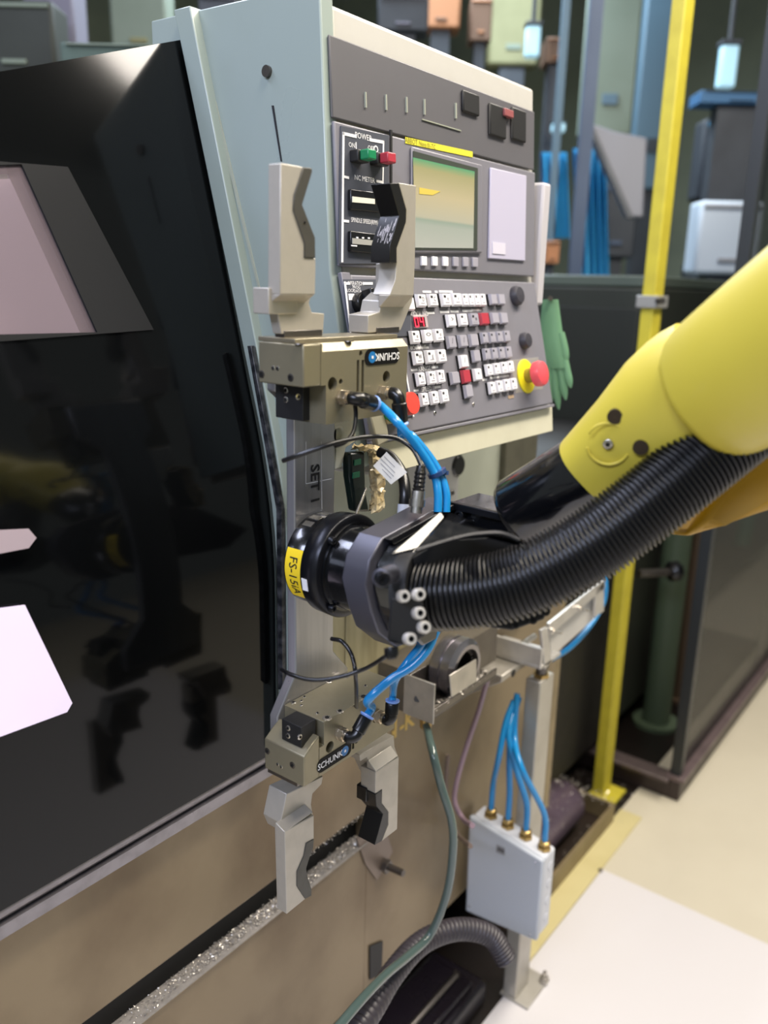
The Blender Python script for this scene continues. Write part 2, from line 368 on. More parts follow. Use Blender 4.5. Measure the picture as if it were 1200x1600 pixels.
class Face:
    def __init__(s, p0, V, N): s.p0 = p0; s.V = V; s.N = N
    def pt(s, px, py, off=0.): return PP(px, py, s.p0 + s.N * off, s.N)
    def rect(s, cx, cy, w, h, off=0.):
        c = s.pt(cx, cy, off); wu = (s.pt(cx + w / 2, cy, off) - s.pt(cx - w / 2, cy, off)).x; hv = (s.pt(cx, cy - h / 2, off) - s.pt(cx, cy + h / 2, off)).dot(s.V)
        return c, wu, hv
    def plate(s, mb, cx, cy, w, h, t, mat, off=0.):
        c, wu, hv = s.rect(cx, cy, w, h, off); mb.obox(c + s.N * t / 2, X_, s.V, s.N, wu, hv, t, mat); return c + s.N * t, wu, hv
    def quad(s, mb, pts, t, mat, off=0.):
        mb.prism([s.pt(*p, off) for p in pts], s.N * t, mat)
    def span(s, mb, x0, x1, v0, v1, t, mat, off=0.):
        c = Vector(((x0 + x1) / 2, s.p0.y, s.p0.z)) + s.V * ((v0 + v1) / 2) + s.N * (off + t / 2); mb.obox(c, X_, s.V, s.N, x1 - x0, v1 - v0, t, mat)
    def text(s, mb, body, px, py, size, mat, off, sx=1., bold=0.): lettering(mb, body, size, s.pt(px, py, off), X_, s.V, mat, sx, bold)
LOW = Face(LP0, LV, LN); TOP = Face(UP0, UV, UN)
m = MB(); LOW.span(m, .728, 1.158, .004, .186, .005, PANELG); m.build('key_panel', con, .002)
m = MB(); TOP.span(m, .712, 1.158, .004, .150, .005, PANELG); m.build('display_panel', con, .002)
m = MB(); TOP.span(m, .712, 1.158, .153, .232, .003, PANELT); m.build('top_panel', con, .002)
m = MB(); LOW.span(m, .712, 1.160, -.001, .003, .006, PANELG); LOW.span(m, .712, .727, .003, .188, .006, PANELG); m.build('panel_border', con, .001)
# top panel hooks and switches
for px in (570, 602, 634, 662, 711): m = MB(); TOP.plate(m, px, 160 + (px - 600) * .12, 1.6, 24, .002, GREYGR, .003); m.build('scale_mark', con)
for px, py, w_, h_ in ((733, 162, 26, 34), (775, 190, 26, 50), (808, 196, 22, 50)): m = MB(); TOP.plate(m, px, py, w_, h_, .004, BLKM, .003); m.build('switch_block', con, .002)
m = MB(); TOP.plate(m, 789, 178, 14, 12, .007, M('dull_red', '8a4a4c', .5), .003); m.build('red_switch', con, .001)
m = MB(); TOP.plate(m, 690, 196, 60, 1.5, .0015, GREYGR, .003); m.build('panel_line', con)
# power sub-panel
m = MB(); TOP.quad(m, [(531, 197), (606, 212), (606, 412), (527, 412)], .0015, PANELD, .005); m.build('power_panel', con)
m = MB(); TOP.quad(m, [(608, 203), (611, 204), (611, 426), (608, 426)], .002, BLKM, .0045); m.build('panel_gap', con)
m = MB(); o_ = .0066
TOP.quad(m, [(535, 206), (538, 207), (536, 410), (533, 410)], .0004, WINK, o_)
TOP.quad(m, [(535, 206), (557, 211), (557, 216), (535, 211)], .0004, WINK, o_)
TOP.quad(m, [(578, 216), (600, 220), (600, 225), (578, 221)], .0004, WINK, o_)
TOP.quad(m, [(598, 220), (600, 220), (599, 285), (597, 285)], .0004, WINK, o_)
TOP.quad(m, [(537, 274), (545, 276), (545, 280), (537, 278)], .0004, WINK, o_)
TOP.quad(m, [(588, 281), (599, 283), (599, 287), (588, 285)], .0004, WINK, o_)
TOP.quad(m, [(536, 343), (545, 344), (545, 348), (536, 347)], .0004, WINK, o_)
TOP.text(m, 'POWER', 568, 214, .0085, WINK, .0068); TOP.text(m, 'ON', 550, 227, .007, WINK, .0068); TOP.text(m, 'I', 556.5, 228, .010, WINK, .0068, 1.6)
TOP.text(m, 'OFF', 580, 232, .007, WINK, .0068); TOP.text(m, 'O', 587.5, 234, .011, WINK, .0068, 1, .0003)
TOP.text(m, 'NC METER', 570, 280, .0075, WINK, .0068); TOP.text(m, 'SPINDLE SPEED(RPM)', 570, 346, .0068, WINK, .0068, .75)
m.build('white_lettering', con)['kind'] = 'stuff'
def button(px, py, s, col, name, face, base=.012, top=.012):
    r = MB(); c, wu, hv = face.plate(r, px, py, s, s * 1.05, base, BLKM, .006); r.obox(c + face.N * top / 2, X_, face.V, face.N, wu * .72, hv * .85, top, col); return r.build(name, con, .0015)
button(555, 246, 18, GRN, 'power_on_button', TOP); button(586, 251, 18, M('off_red', 'a83240', .4), 'power_off_button', TOP)
for py, lit in ((312, 'd8d6c8'), (377, '9a9a96')):
    m = MB(); TOP.quad(m, [(543, py - 16), (603, py - 8), (603, py + 22), (543, py + 16)], .005, BLK, .0065); mt = m.build('panel_meter', con, .001)
    m = MB(); TOP.quad(m, [(550, py - 5), (585, py - 1), (585, py + 7), (550, py + 4)], .0008, M('meter_face_' + lit, lit, .4), .0115); m.build('meter_window', mt)
m = MB()
for px in (558, 567, 576): TOP.plate(m, px, 371 + (px - 550) * .04, 3, 2.4, .0005, WINK, .0116)
TOP.plate(m, 553, 384, 9, 2, .0005, WINK, .0116); m.build('meter_tick', mt)
# screen
m = MB(); TOP.quad(m, [(640, 229), (750, 258), (750, 396), (640, 396)], .004, PANELG, .005); bez = m.build('screen_bezel', con, .002)
m = MB(); TOP.quad(m, [(645, 236), (746, 263), (745, 391), (645, 390)], .0008, M('screen_recess', '3d433c', .4), .009); m.build('screen_recess', bez)
scm = bpy.data.materials.new('crt_screen'); scm.use_nodes = True; nt = scm.node_tree; b = nt.nodes['Principled BSDF']; b.inputs['Roughness'].default_value = .12
tc = nt.nodes.new('ShaderNodeTexCoord'); sep = nt.nodes.new('ShaderNodeSeparateXYZ'); rp = nt.nodes.new('ShaderNodeValToRGB'); nt.links.new(tc.outputs['Generated'], sep.inputs[0]); nt.links.new(sep.outputs['Z'], rp.inputs[0])
rp.color_ramp.elements[0].color = lin('9a9d98'); rp.color_ramp.elements[1].color = lin('4f8a66')
for p_, c_ in ((.27, '8e958e'), (.33, '7f8c82'), (.36, '9c9a8a'), (.62, 'a39a7e'), (.9, '8d8a66')):
    e = rp.color_ramp.elements.new(p_); e.color = lin(c_)
nt.links.new(rp.outputs[0], b.inputs['Base Color']); nt.links.new(rp.outputs[0], b.inputs['Emission Color']); b.inputs['Emission Strength'].default_value = .1
m = MB(); TOP.quad(m, [(645, 246), (741, 268), (739, 388), (648, 387)], .0006, scm, .0098); m.build('screen', bez)
m = MB(); TOP.quad(m, [(655, 293), (688, 299), (676, 305), (655, 303)], .0003, M('screen_yellow', 'b9a64c', .3, emit=.25), .0105); m.build('screen_patch', bez)
m = MB(); TOP.quad(m, [(633, 214), (738, 237), (738, 246), (633, 224)], .0005, M('yellow_tape', 'd8d03a', .5), .0052); yt = m.build('yellow_label_strip', con)
m = MB(); TOP.text(m, 'ABBOT', 643, 221, .0085, M('tape_ink', '8a842a', .6), .006, .9); TOP.text(m, 'Niava 01-TC', 668, 227, .0075, MATS['tape_ink'], .006, .9); m.build('label_lettering', yt)
for i, x in enumerate((220, 312, 403, 490, 575, 655)):
    m = MB(); TOP.plate(m, 620 + x / 5.4545, 200 + (1135 + i * 2) / 5.4545, 8.2, 14.5, .003, KEYW if i < 3 else KEYG, .005); m.build('soft_key', con, .0006)
m = MB(); TOP.quad(m, [(764, 262), (820, 275), (818, 408), (761, 404)], .003, M('lilac_keypad', 'b3b0c6', .45), .005); kp = m.build('side_keypad', con, .001)
m = MB(); TOP.plate(m, 779, 388, 20, 18, .001, M('pale_lilac', 'c9c6d6', .45), .008); m.build('keypad_label', kp)
# keys on the lower panel  (crop of the photograph: x = 500 + cx/3.333, y = 420 + cy/3.333)
keym = {}
def keymesh(mat, top):
    k = (mat.name)
    if k not in keym:
        b_ = MB(); b_.box((-.5, -.5, 0), (.5, .5, .45), BLKM)  # black base of the key, also stands for the shadow below it
        b_.add([(-.5, -.47, .45), (.5, -.47, .45), (.5, .5, .45), (-.5, .5, .45), (-.42, -.36, 1), (.42, -.36, 1), (.42, .44, 1), (-.42, .44, 1)],
               [(4, 5, 6, 7), (0, 1, 5, 4), (1, 2, 6, 5), (2, 3, 7, 6), (3, 0, 4, 7)], mat)
        t = b_.build('key_source'); keym[k] = t.data; bpy.data.objects.remove(t)
    return keym[k]
LM = Matrix((X_, LV, LN)).transposed()
KW = MB()
def key(cx, cy, w_=52, h_=58, mat=KEYW, mark=None, name='key'):
    px, py = 500 + cx / 3.3333, 420 + cy / 3.3333
    c, wu, hv = LOW.rect(px, py, w_ / 3.3333, h_ / 3.3333, .005)
    o = link(bpy.data.objects.new(name, keymesh(mat, 0))); o.parent = con; o.location = c - W[con]; o.rotation_euler = LM.to_euler(); o.scale = (wu * .93, hv * 1.2, .0075)
    if mark is not None:
        f = c + LN * .0077
        if mark in '><^v*': lettering(KW, {'>': '>', '<': '<>', '^': '/', 'v': '/', '*': '+'}[mark], hv * .7, f + LV * hv * .1, X_, LV, INK)
        else:
            KW.obox(f + LV * hv * .28 - X_ * wu * .2, X_, LV, LN, wu * .2, hv * .2, .0003, INK)
            if mark != '.': lettering(KW, mark, hv * .55, f + LV * hv * .08 + X_ * wu * .1, X_, LV, INK, .8)
            KW.obox(f - LV * hv * .24, X_, LV, LN, wu * .4, hv * .07, .0002, KEYG)
    return o
for cx, cy, t_ in ((508, 172, 'D'), (568, 170, 'C'), (637, 168, 'n'), (692, 166, 'r')): key(cx, cy, 50, 60, KEYW, t_)
key(448, 190, 46, 60, KEYW, None)
for cx in (735, 766, 797, 828): key(cx, 168, 30, 58, KEYW, '.')
for cx in (884, 925): key(cx, 165, 36, 50, KEYG)
for cx, cy, t_ in ((665, 276, '>'), (726, 272, 'I'), (784, 270, 'm')): key(cx, cy, 46, 58, KEYW if cx < 780 else KEYG, t_)
key(838, 266, 46, 56, KEYR); [key(cx, 263, 40, 52, KEYG) for cx in (892, 938)]
for cx, cy, t_ in ((476, 362, 'o'), (540, 356, '<'), (598, 352, 'o')): key(cx, cy, 50, 60, KEYW, t_)
for cx, cy, t_ in ((666, 388, 'v'), (726, 382, 'v'), (782, 378, None)): key(cx, cy, 46, 58, KEYG, t_)
for cx, cy in ((838, 366), (878, 363), (916, 360), (953, 357)): key(cx, cy, 34, 52, KEYG, '.')
for cx, cy, t_ in ((492, 470, 'W'), (556, 464, 'g'), (612, 460, 'o')): key(cx, cy, 52, 62, KEYW, t_)
key(730, 488, 44, 60, KEYW, '^'); key(795, 460, 40, 56, KEYG)
for cx, cy in ((850, 450), (888, 446), (926, 443), (962, 440)): key(cx, cy, 34, 54, KEYG, '.')
for cx, cy, t_ in ((506, 580, '1'), (562, 573, '2'), (608, 567, '3')): key(cx, cy, 44, 62, KEYW, t_)
key(684, 574, 46, 58, KEYG); key(742, 566, 44, 62, KEYR, None); key(802, 556, 42, 56, KEYW, '*')
for cx, cy in ((862, 532), (901, 526), (939, 520), (973, 515)): key(cx, cy, 34, 54, KEYW, '.')
for cx, cy, t_ in ((524, 686, '-'), (577, 677, '-'), (628, 668, '-')): key(cx, cy, 42, 62, KEYW, t_)
key(755, 643, 42, 60, KEYG)
for cx, cy in ((878, 625), (916, 618), (954, 611), (990, 605)): key(cx, cy, 32, 56, KEYW, '.')
KW.build('key_legends', con)['kind'] = 'stuff'
m = MB()
for cx, cy, w_ in ((462, 238, 34), (575, 230, 40), (556, 120, 44), (604, 120, 14), (655, 119, 70), (648, 225, 46), (700, 222, 40), (765, 219, 50), (815, 216, 50), (475, 412, 12), (520, 411, 56), (556, 410, 18),
                   (490, 527, 34), (597, 513, 34), (500, 634, 26), (612, 616, 30), (858, 578, 26), (935, 563, 100)):
    LOW.plate(m, 500 + cx / 3.3333, 420 + cy / 3.3333, w_ / 3.3333, 3.4, .0004, WINK, .005)
def ltext(b_, cx, cy, s): LOW.text(m, b_, 500 + cx / 3.3333, 420 + cy / 3.3333, s, WINK, .0056)
ltext('TOOL NO', 520, 235, .008); ltext('RANGE', 545, 522, .008); ltext('SPEED', 555, 627, .008); ltext('COOLANT', 512, 411, .007)
# operation block, top left of the lower panel
LOW.quad(m, [(537, 440), (540, 440), (549, 524), (547, 524)], .0004, WINK, .007)
LOW.quad(m, [(538, 441), (546, 441), (546, 445), (538, 445)], .0004, WINK, .007); LOW.quad(m, [(567, 441), (582, 441), (582, 445), (567, 445)], .0004, WINK, .007)
LOW.text(m, 'OPERATION', 556, 443, .0062, WINK, .0072, .8); LOW.text(m, 'PROG', 557, 449, .005, WINK, .0072); LOW.text(m, 'LOCK', 548, 454, .005, WINK, .0072); LOW.text(m, 'DATA', 559, 455, .005, WINK, .0072)
LOW.quad(m, [(613, 594), (636, 591), (636, 595), (614, 598)], .0004, WINK, .007); LOW.text(m, 'FEED HOLD', 622, 603, .006, WINK, .0074)
LOW.quad(m, [(633, 582), (635, 582), (647, 651), (645, 651)], .0004, WINK, .007)
m.build('panel_print', con)['kind'] = 'stuff'
m = MB(); LOW.quad(m, [(535, 437), (640, 437), (640, 525), (545, 528)], .0015, PANELD, .0052); LOW.quad(m, [(606, 588), (634, 583), (645, 650), (614, 655)], .0015, PANELD, .0052); m.build('operation_panel', con)
m = MB(); LOW.quad(m, [(544, 459), (553, 459), (554, 469), (545, 469)], .0004, WINK, .0068); LOW.quad(m, [(556, 459), (563, 459), (563, 466), (556, 466)], .0004, WINK, .0068); m.build('symbol', con)
m = MB(); c_ = LOW.pt(560, 476, .006); m.lathe(c_, LN, [(0, .012), (.010, .012), (.011, .009)], BLK, 20).obox(c_ + LN * .016, X_, LV, LN, .006, .026, .014, BLK); m.build('rotary_switch', con, .001)
# tool number display
m = MB(); LOW.plate(m, 655, 503, 21, 20, .003, M('display_rim', 'b4a4a8', .4), .005); dp = m.build('number_display', con, .0008)
m = MB(); LOW.plate(m, 655, 503, 18, 15, .0006, M('display_dark_red', '3c0a12', .3), .008); m.build('display_glass', dp)
SEG = M('red_led', 'ff3048', .4, emit=1.2); m = MB()
def digit(c, wd, ht, segs):
    t = wd * .22
    for k, (a, b_, hz) in {'a': (0, 1, 1), 'g': (0, 0, 1), 'd': (0, -1, 1), 'f': (-1, .5, 0), 'b': (1, .5, 0), 'e': (-1, -.5, 0), 'c': (1, -.5, 0)}.items():
        if k in segs: m.obox(c + X_ * a * wd / 2 + LV * b_ * ht / 2, X_, LV, LN, wd if hz else t, t if hz else ht / 2, .0003, SEG)
digit(LOW.pt(651, 503.2, .009), .0065, .0105, 'abcdef'); digit(LOW.pt(659.2, 502.8, .009), .0065, .0105, 'fgbc'); m.build('digit', dp)
# emergency stop
c_ = LOW.pt(821, 588, .005); m = MB(); m.lathe(c_, LN, [(0, .0245), (.002, .0245), (.003, .023), (.003, .001)], M('estop_yellow', 'd8cc1e', .45), 32); es_ = m.build('emergency_stop', con)
m = MB(); m.cyl(c_ + LN * .003, c_ + LN * .016, .0105, M('stop_stem', '8c7a20', .5), 18); m.build('stem', es_)
m = MB(); m.lathe(c_ + LN * .014, LN, [(0, .012), (.003, .0175), (.010, .0185), (.015, .0165), (.0175, .011), (.0182, .001)], M('stop_red', 'e0525a', .35), 28); m.build('mushroom', es_)
m = MB(); LOW.plate(m, 823, 586, 44, 52, .0012, M('stop_plate', '8b8986', .45), .004); m.build('stop_plate', con, .001)
for px, py, r in ((804, 463, .014), (817, 533, .012)): c_ = LOW.pt(px, py, .005); MB().lathe(c_, LN, [(0, r), (.006, r), (.010, r * .8), (.011, .001)], M('dark_knob', '35343c', .5), 20).build('selector_knob', con)
m = MB(); LOW.plate(m, 798, 620, 9, 5, .0006, M('tan_tag', 'a58f76', .5), .005); m.build('tag', con)
# feed hold buttons beside the gripper
c_ = LOW.pt(622, 634, .006); m = MB(); m.cyl(c_, c_ + LN * .012, .010, BLK, 18); m.lathe(c_ + LN * .010, LN, [(0, .0125), (.008, .0135), (.012, .0125), (.0125, .001)], RED, 24); m.build('red_push_button', con)
c_ = LOW.pt(603, 645, .006); m = MB(); m.lathe(c_, LN, [(0, .013), (.010, .013), (.012, .011), (.012, .001)], M('lit_green', '2c9c50', .4), 20); m.build('green_push_button', con)
m = MB(); LOW.quad(m, [(566, 650), (590, 645), (596, 690), (578, 700)], .012, M('oily_grey', '8b8878', .4), .0); LOW.plate(m, 600, 655, 16, 18, .012, M('oily_tan', '94886a', .4), .003); m.build('switch_housing', con, .002)
for q in ((679, 645), (739, 632)): screw(con, LOW.pt(*q, .005), LN, .0022, STEEL)

# cream bracket with a hole under the console's left end
br = thing('hinge_bracket', 'cream bracket plate with a round hole below the console', 'bracket', P(540, 730, y=.556))
bp_ = MB().prism([P(*c3(460, 420), y=.556), P(*c3(585, 400), y=.556), P(*c3(588, 560), y=.556), P(*c3(530, 600), y=.556), P(*c3(505, 720), y=.556), P(*c3(462, 728), y=.556)], (0, .010, 0), M('bracket_cream', 'd9d7c6', .4)).build('plate', br, .002)
hc = P(*c3(488, 520), y=.556); cut(bp_, [MB().cyl(hc + Vector((0, -.02, 0)), hc + Vector((0, .006, 0)), .0065, BLKM, 20)])
MB().cyl(hc + Vector((0, .0061, 0)), hc + Vector((0, .0065, 0)), .0064, BLKM, 20).build('hole_bottom', br)

# ================================================================ TOOL PLATE
PLX0, PLX1, PLY, PLT = .5855, .646, .556, .012
tp = thing('tool_plate', 'long vertical aluminium plate joining the two grippers', 'mounting plate', (.616, .562, .93))
zt = P(462, 640, y=PLY).z
MB().prism([Vector((x, PLY, z)) for x, z in ((PLX0, zt), (.560, zt + .02), (.560, 1.368), (.665, 1.368), (.665, zt + .02), (PLX1, zt), (PLX1, 1.03), (.672, 1.0), (.672, .955), (.558, .955), (.558, .985), (PLX0, 1.025))], (0, PLT, 0), ALUP).build('plate', tp, .0015)
m = MB()
for a, b_, w_ in (((478, 690), (478, 756), 1.5), ((502, 690), (503, 795), 1.2), ((478, 756), (518, 748), 1.2)):
    pa, pb = P(*a, y=PLY - .0003), P(*b_, y=PLY - .0003); d = (pb - pa).normalized(); s_ = d.cross(Y_) * .0004
    m.add([pa - s_, pb - s_, pb + s_, pa + s_], [(0, 1, 2, 3)], WINK)
m.build('scribe_line', tp)
m = MB(); vs, fs = text_geo('SET 1', .018, 1.0, .0004); o = P(492, 757, y=PLY - .0005)
m.add([o - Z_ * a + X_ * b_ for a, b_ in vs], fs, INK); m.build('marker_writing', tp)

# ================================================================ GRIPPERS
chamfers = []
def gripper_body(name, label, zsign):
    """zsign +1: jaws up, -1: jaws down"""
    up_ = zsign > 0
    t = thing(name, label, 'gripper', (.615, .53, 1.29 if up_ else .936))
    zb0, zb1 = (1.334, 1.371) if up_ else (.937, .970)
    zn0, zn1 = (1.298, 1.334) if up_ else (.970, .996)
    xr = .6915 if up_ else .688
    m = MB()
    # wide bar and narrow block in one profile, with a chamfered front edge
    if up_: m.prism([Vector((x, .5, z)) for x, z in ((.5605, zb1), (xr, zb1), (xr, zn0), (.5675, zn0), (.5675, zb0), (.5605, zb0))], (0, .0555, 0), OLIVE)
    else: m.prism([Vector((x, .5, z)) for x, z in ((.5605, zb0), (xr, zb0), (xr, zn1), (.5675, zn1), (.5675, zb1), (.5605, zb1))], (0, .0555, 0), OLIVE)
    body = m.build('body', t, .0008); base = None
    z_ = zb1 if up_ else zb0; e = .007 * zsign if up_ else -.003; y_ = .507 if up_ else .503
    chamfer = MB().prism([Vector((.5625, y, z)) for y, z in ((.49, z_ - e * 2.43 if up_ else z_ - e * 4.33), (y_ + .003, z_ + e * .43 if up_ else z_ + e * 1.0), (.49, z_ + e * 2))], (.2, 0, 0), OLIVE)
    body['c'] = 0; del body['c']; chamfers.append(chamfer)
    cap = MB()
    if up_: cap.box((.538, .5, zb0), (.5605, .5555, zb1), OLIVE)
    else: cap.prism([Vector((x, .5, z)) for x, z in ((.538, zb0 - .001), (.5605, zb0), (.5605, .984), (.549, .978), (.538, zb1))], (0, .0555, 0), OLIVE)
    cp = cap.build('end_cap', t, .0012)
    return t, body, cp, base
gu, gub, guc, gun = gripper_body('parallel_gripper', 'upper gripper with two aluminium fingers pointing up in front of the console', 1)
gl, glb, glc, gln = gripper_body('parallel_gripper', 'lower gripper with two aluminium fingers pointing down at the brown panel', -1)
def hole(px, r, y=.5, dep=.012): p = P(*px, y=y); return MB().cyl(p - Y_ * .01, p + Y_ * dep, r, BLKM, 20)
def slot(p0, p1, w_, dep=.004):
    a, b_ = P(*p0, y=.5), P(*p1, y=.5); return MB().box((min(a.x, b_.x) - w_ / 2, .49, min(a.z, b_.z)), (max(a.x, b_.x) + w_ / 2, .5 + dep, max(a.z, b_.z)), BLKM)
cut(gub, [chamfers[0], hole(c1(478, 1440), .0063), hole(c1(530, 1425), .0026), hole(c1(655, 1248), .0026), hole(c1(815, 1395), .0058), slot(c1(638, 1290), c1(636, 1490), .0035), slot(c1(668, 1290), c1(666, 1490), .0035)])
cut(glb, [hole(c5(385, 690), .006), slot(c5(507, 650), c5(507, 700), .0032), hole(c5(620, 550), .003), slot(c5(524, 600), c5(524, 670), .0032)])
for q in ((455, 1205), (800, 1190)):
    p = P(*c1(*q), z=1.3712); MB().lathe(Vector((p.x, .506, 1.3712)), Z_, [(0, .005), (.0006, .0048), (.0006, .0001)], DSTEEL, 16).build('edge_plug', gu)
# guide plate on the upper bar
MB().box((.540, .512, 1.3712), (.690, .558, 1.3752), OLIVED).build('guide_plate', gu, .0006)
for q in ((36, 1378), (217, 1400)): screw(guc, P(*c1(*q), x=.538), -X_, .0036, DSTEEL, .001)
for q in ((107, 1340), (135, 1342)): screw(guc, P(*c1(*q), x=.538), -X_, .0022, STEEL, .0008, 'dowel_pin')
for q in ((60, 712), (190, 785)): screw(glc, P(*c5(*q), x=.538), -X_, .0036, DSTEEL, .001)
for q in ((113, 782), (132, 795)): screw(glc, P(*c5(*q), x=.538), -X_, .0018, STEEL, .0008, 'dowel_pin')
# top face of the lower gripper: recess plate, screws
for q, r in (((195, 460), .003), ((237, 452), .0018), ((237, 475), .0018), ((252, 430), .0018), ((437, 505), .004), ((370, 540), .005), ((320, 515), .002), ((560, 430), .006), ((570, 372), .002), ((610, 392), .002), ((470, 325), .004), ((380, 350), .004)):
    screw(gl, P(*c5(*q), z=.996), Z_, r, STEEL, .0012)
# logos
def logo(parent, pa, pb, flip):
    a, b_ = P(*pa, y=.4995), P(*pb, y=.4995); L = abs(b_.x - a.x); c = (a + b_) / 2; H = .0155; m = MB()
    m.prism([Vector((c.x + u, .4999, c.z + v)) for u, v in rounded(0, 0, L / 2, H / 2, H * .42)], (0, -.0006, 0), M('logo_black', '08080a', .6, spec=.2)); lp = m.build('logo_plate', parent)
    s = -1 if flip else 1; Xd, Zd = X_ * s, Z_ * s; o = Vector((c.x, .4990, c.z))
    m = MB(); lettering(m, 'SCHUNK', .0098, o - Xd * L * .14, Xd, Zd, WINK, .98, .00018); m.build('lettering', lp)
    m = MB(); q = o + Xd * L * .30
    m.prism([q + X_ * .0055 * math.cos(k * .5236) * 1.05 + Z_ * .0055 * math.sin(k * .5236) + Y_ * .0004 for k in range(12)], (0, -.0003, 0), M('logo_blue', '1a6fb0', .4))
    m.obox(q - Y_ * .0001, Xd, Zd, Y_, .0026, .0026, .0003, WINK); m.build('logo_mark', lp)
logo(gu, (570.5, 561), (623.5, 553), True); logo(gl, (496, 1200), (549, 1167), False)
# push-in elbow fittings
def elbow(parent, base, d, L, col=BLUEL, nr=.0075, lab=None):
    """nickel hex thread out of -Y, black elbow turning towards d"""
    f = MB(); b0 = P(*base, y=.5); f.lathe(b0, -Y_, [(0, nr), (.003, nr), (.003, nr * .98), (.009, nr * .98)], NICK, 6); f.cyl(b0 - Y_ * .009, b0 - Y_ * .0125, nr * .72, NICK, 16); ft = f.build('fitting', parent, .0005, label=lab)
    d = Vector(d).normalized(); k = b0 - Y_ * .0125
    e = MB(); c = k - Y_ * .008; e.tube([k, k - Y_ * .004, c + d * .004, c + d * .010], .0062, BLK, 14, 6); e.lathe(c + d * .008, d, [(0, .0062), (.001, .0075), (L, .0075), (L + .001, .0068)], BLK, 18); e.build('elbow', ft)
    end = c + d * (L + .009); r = MB(); r.lathe(end, d, [(0, .0062), (.0015, .0078), (.003, .0078), (.003, .0045)], col, 18); r.build('collar', ft)
    return end + d * .002, d
e1, d1 = elbow(gu, c1(530, 1520), (.97, .08, -.25), .016)
e2, d2 = elbow(gu, c1(785, 1492), (.12, -.05, -1), .018)
e3, d3 = elbow(gl, c5(430, 615), (.62, -.10, .72), .016)
e4, d4 = elbow(gl, c5(625, 525), (.15, .05, 1), .012)
# black cover block with three screws
def clampblock(parent, a, b_, sc_):
    m = MB().box(a, b_, BLKM); o = m.build('sensor_clamp', parent, .0006)
    for p, n in sc_: screw(o, p, n, .0030, STEEL, .0012)
xa, ya, za = .566, .532, 1.300
clampblock(gu, (.5585, .520, 1.300), (.592, .555, 1.334), [(P(*c3(175, 262), x=.5585), -X_), (P(*c3(175, 317), x=.5585), -X_), (P(*c3(246, 300), y=.520), -Y_)])
kk = P(*c5(212, 690), y=.508)
clampblock(gl, (.5425, .508, .975), (.564, .535, .996 + .002), [(P(*c5(168, 592), x=.5425), -X_), (P(*c5(168, 632), x=.5425), -X_), (P(*c5(228, 638), y=.508), -Y_)])
# fingers
FY, FB = .518, .530
def finger(parent, upper, lower, back_steps, wedge, yb, label=None, foot=.0255):
    m = MB(); m.prism([P(*q, y=FY) for q in upper], (0, yb - FY, 0), ALU); m.prism([P(*q, y=FB) for q in lower], (0, foot, 0), ALU)
    (xa, za), (xb, zb) = wedge   # slope from the proud part back to the foot
    m.prism([Vector((xa, y, z)) for y, z in ((FY, za), (FB + .002, za), (FB + .002, zb), (FB, zb))], (xb - xa, 0, 0), ALU)
    for a, b_ in back_steps: m.box(a, b_, ALU)
    return m.build('finger', parent, .0008, label=label)
# upper left
w0 = P(*c1(150, 880), y=FY); w1 = P(*c1(368, 880), y=FY); w2 = P(*c1(122, 932), y=FB)
ful = finger(gu, [c1(155, 58), c1(297, 85), c1(240, 258), c1(235, 352), c1(305, 558), c1(305, 650), c1(372, 653), c1(374, 700), c1(370, 882), c1(150, 880)],
       [c1(160, 1128), c1(420, 1122), c1(428, 1000), c1(350, 992), c1(332, 935), c1(352, 870), c1(140, 870), c1(122, 932)],
       [((.5245, .528, P(400, 490, x=.5245).z), (.560, .5475, P(400, 449, x=.5245).z))], ((w0.x, w0.z), (w1.x, w2.z)), .5325, foot=.011)
m = MB().prism([P(*c1(*q), y=FY - .0012) for q in ((297, 85), (350, 90), (352, 115), (290, 320), (370, 525), (372, 652), (305, 650), (305, 558), (235, 352), (240, 258))], (0, .017, 0), PADG); pd = m.build('jaw_pad', ful, .0006)
screw(pd, P(*c1(303, 432), y=FY - .0012), -Y_, .002, DSTEEL, .0006)
# upper right
w0 = P(*c1(835, 885), y=FY); w1 = P(*c1(985, 885), y=FY); w2 = P(*c1(770, 990), y=FB)
fur = finger(gu, [c1(893, 182), c1(1002, 200), c1(994, 690), c1(985, 890), c1(838, 885), c1(872, 790), c1(880, 685), c1(880, 590), c1(938, 430), c1(940, 350)],
       [c1(985, 870), c1(975, 930), c1(905, 1105), c1(700, 1122), c1(702, 1010), c1(772, 992), c1(786, 920), c1(838, 870)],
       [((P(620, 425, y=FY).x, .53, P(600, 465, y=.54).z), (P(620, 425, y=FY).x + .018, .545, P(600, 412, y=.54).z))], ((w0.x, w0.z), (w1.x, w0.z - .012)), .5405)
m = MB().prism([P(*c1(*q), y=FY - .0012) for q in ((838, 185), (893, 182), (940, 350), (938, 430), (880, 590), (880, 685), (836, 680), (838, 575), (896, 388))], (0, .024, 0), PAD); pd = m.build('jaw_pad', fur, .0006)
# worn steel insert lines on the V face
wl = MB(); random.seed(3)
for k in range(26):
    a = P(*c1(rnd(790, 890), rnd(400, 520)), y=FY + .006); a = P(*c1(896 - (rnd(0, 1)) * 58, 0), y=FY)
A = P(*c1(896, 392), y=FY - .0012); B = P(*c1(840, 570), y=FY - .0012); vn = (B - A).cross(Y_).normalized()
if vn.x > 0: vn = -vn
for k in range(42):
    u = rnd(.05, .95); v = rnd(.001, .02); ln = rnd(.004, .02); p = A.lerp(B, u) + Y_ * v + vn * .0004; q = p + (B - A).normalized() * ln * .6; s_ = Y_ * rnd(.00015, .0007)
    if u + ln * .6 / (B - A).length > 1: continue
    wl.add([p - s_, q - s_, q + s_, p + s_], [(0, 1, 2, 3)], DSTEEL)
wl.build('worn_mark', fur)
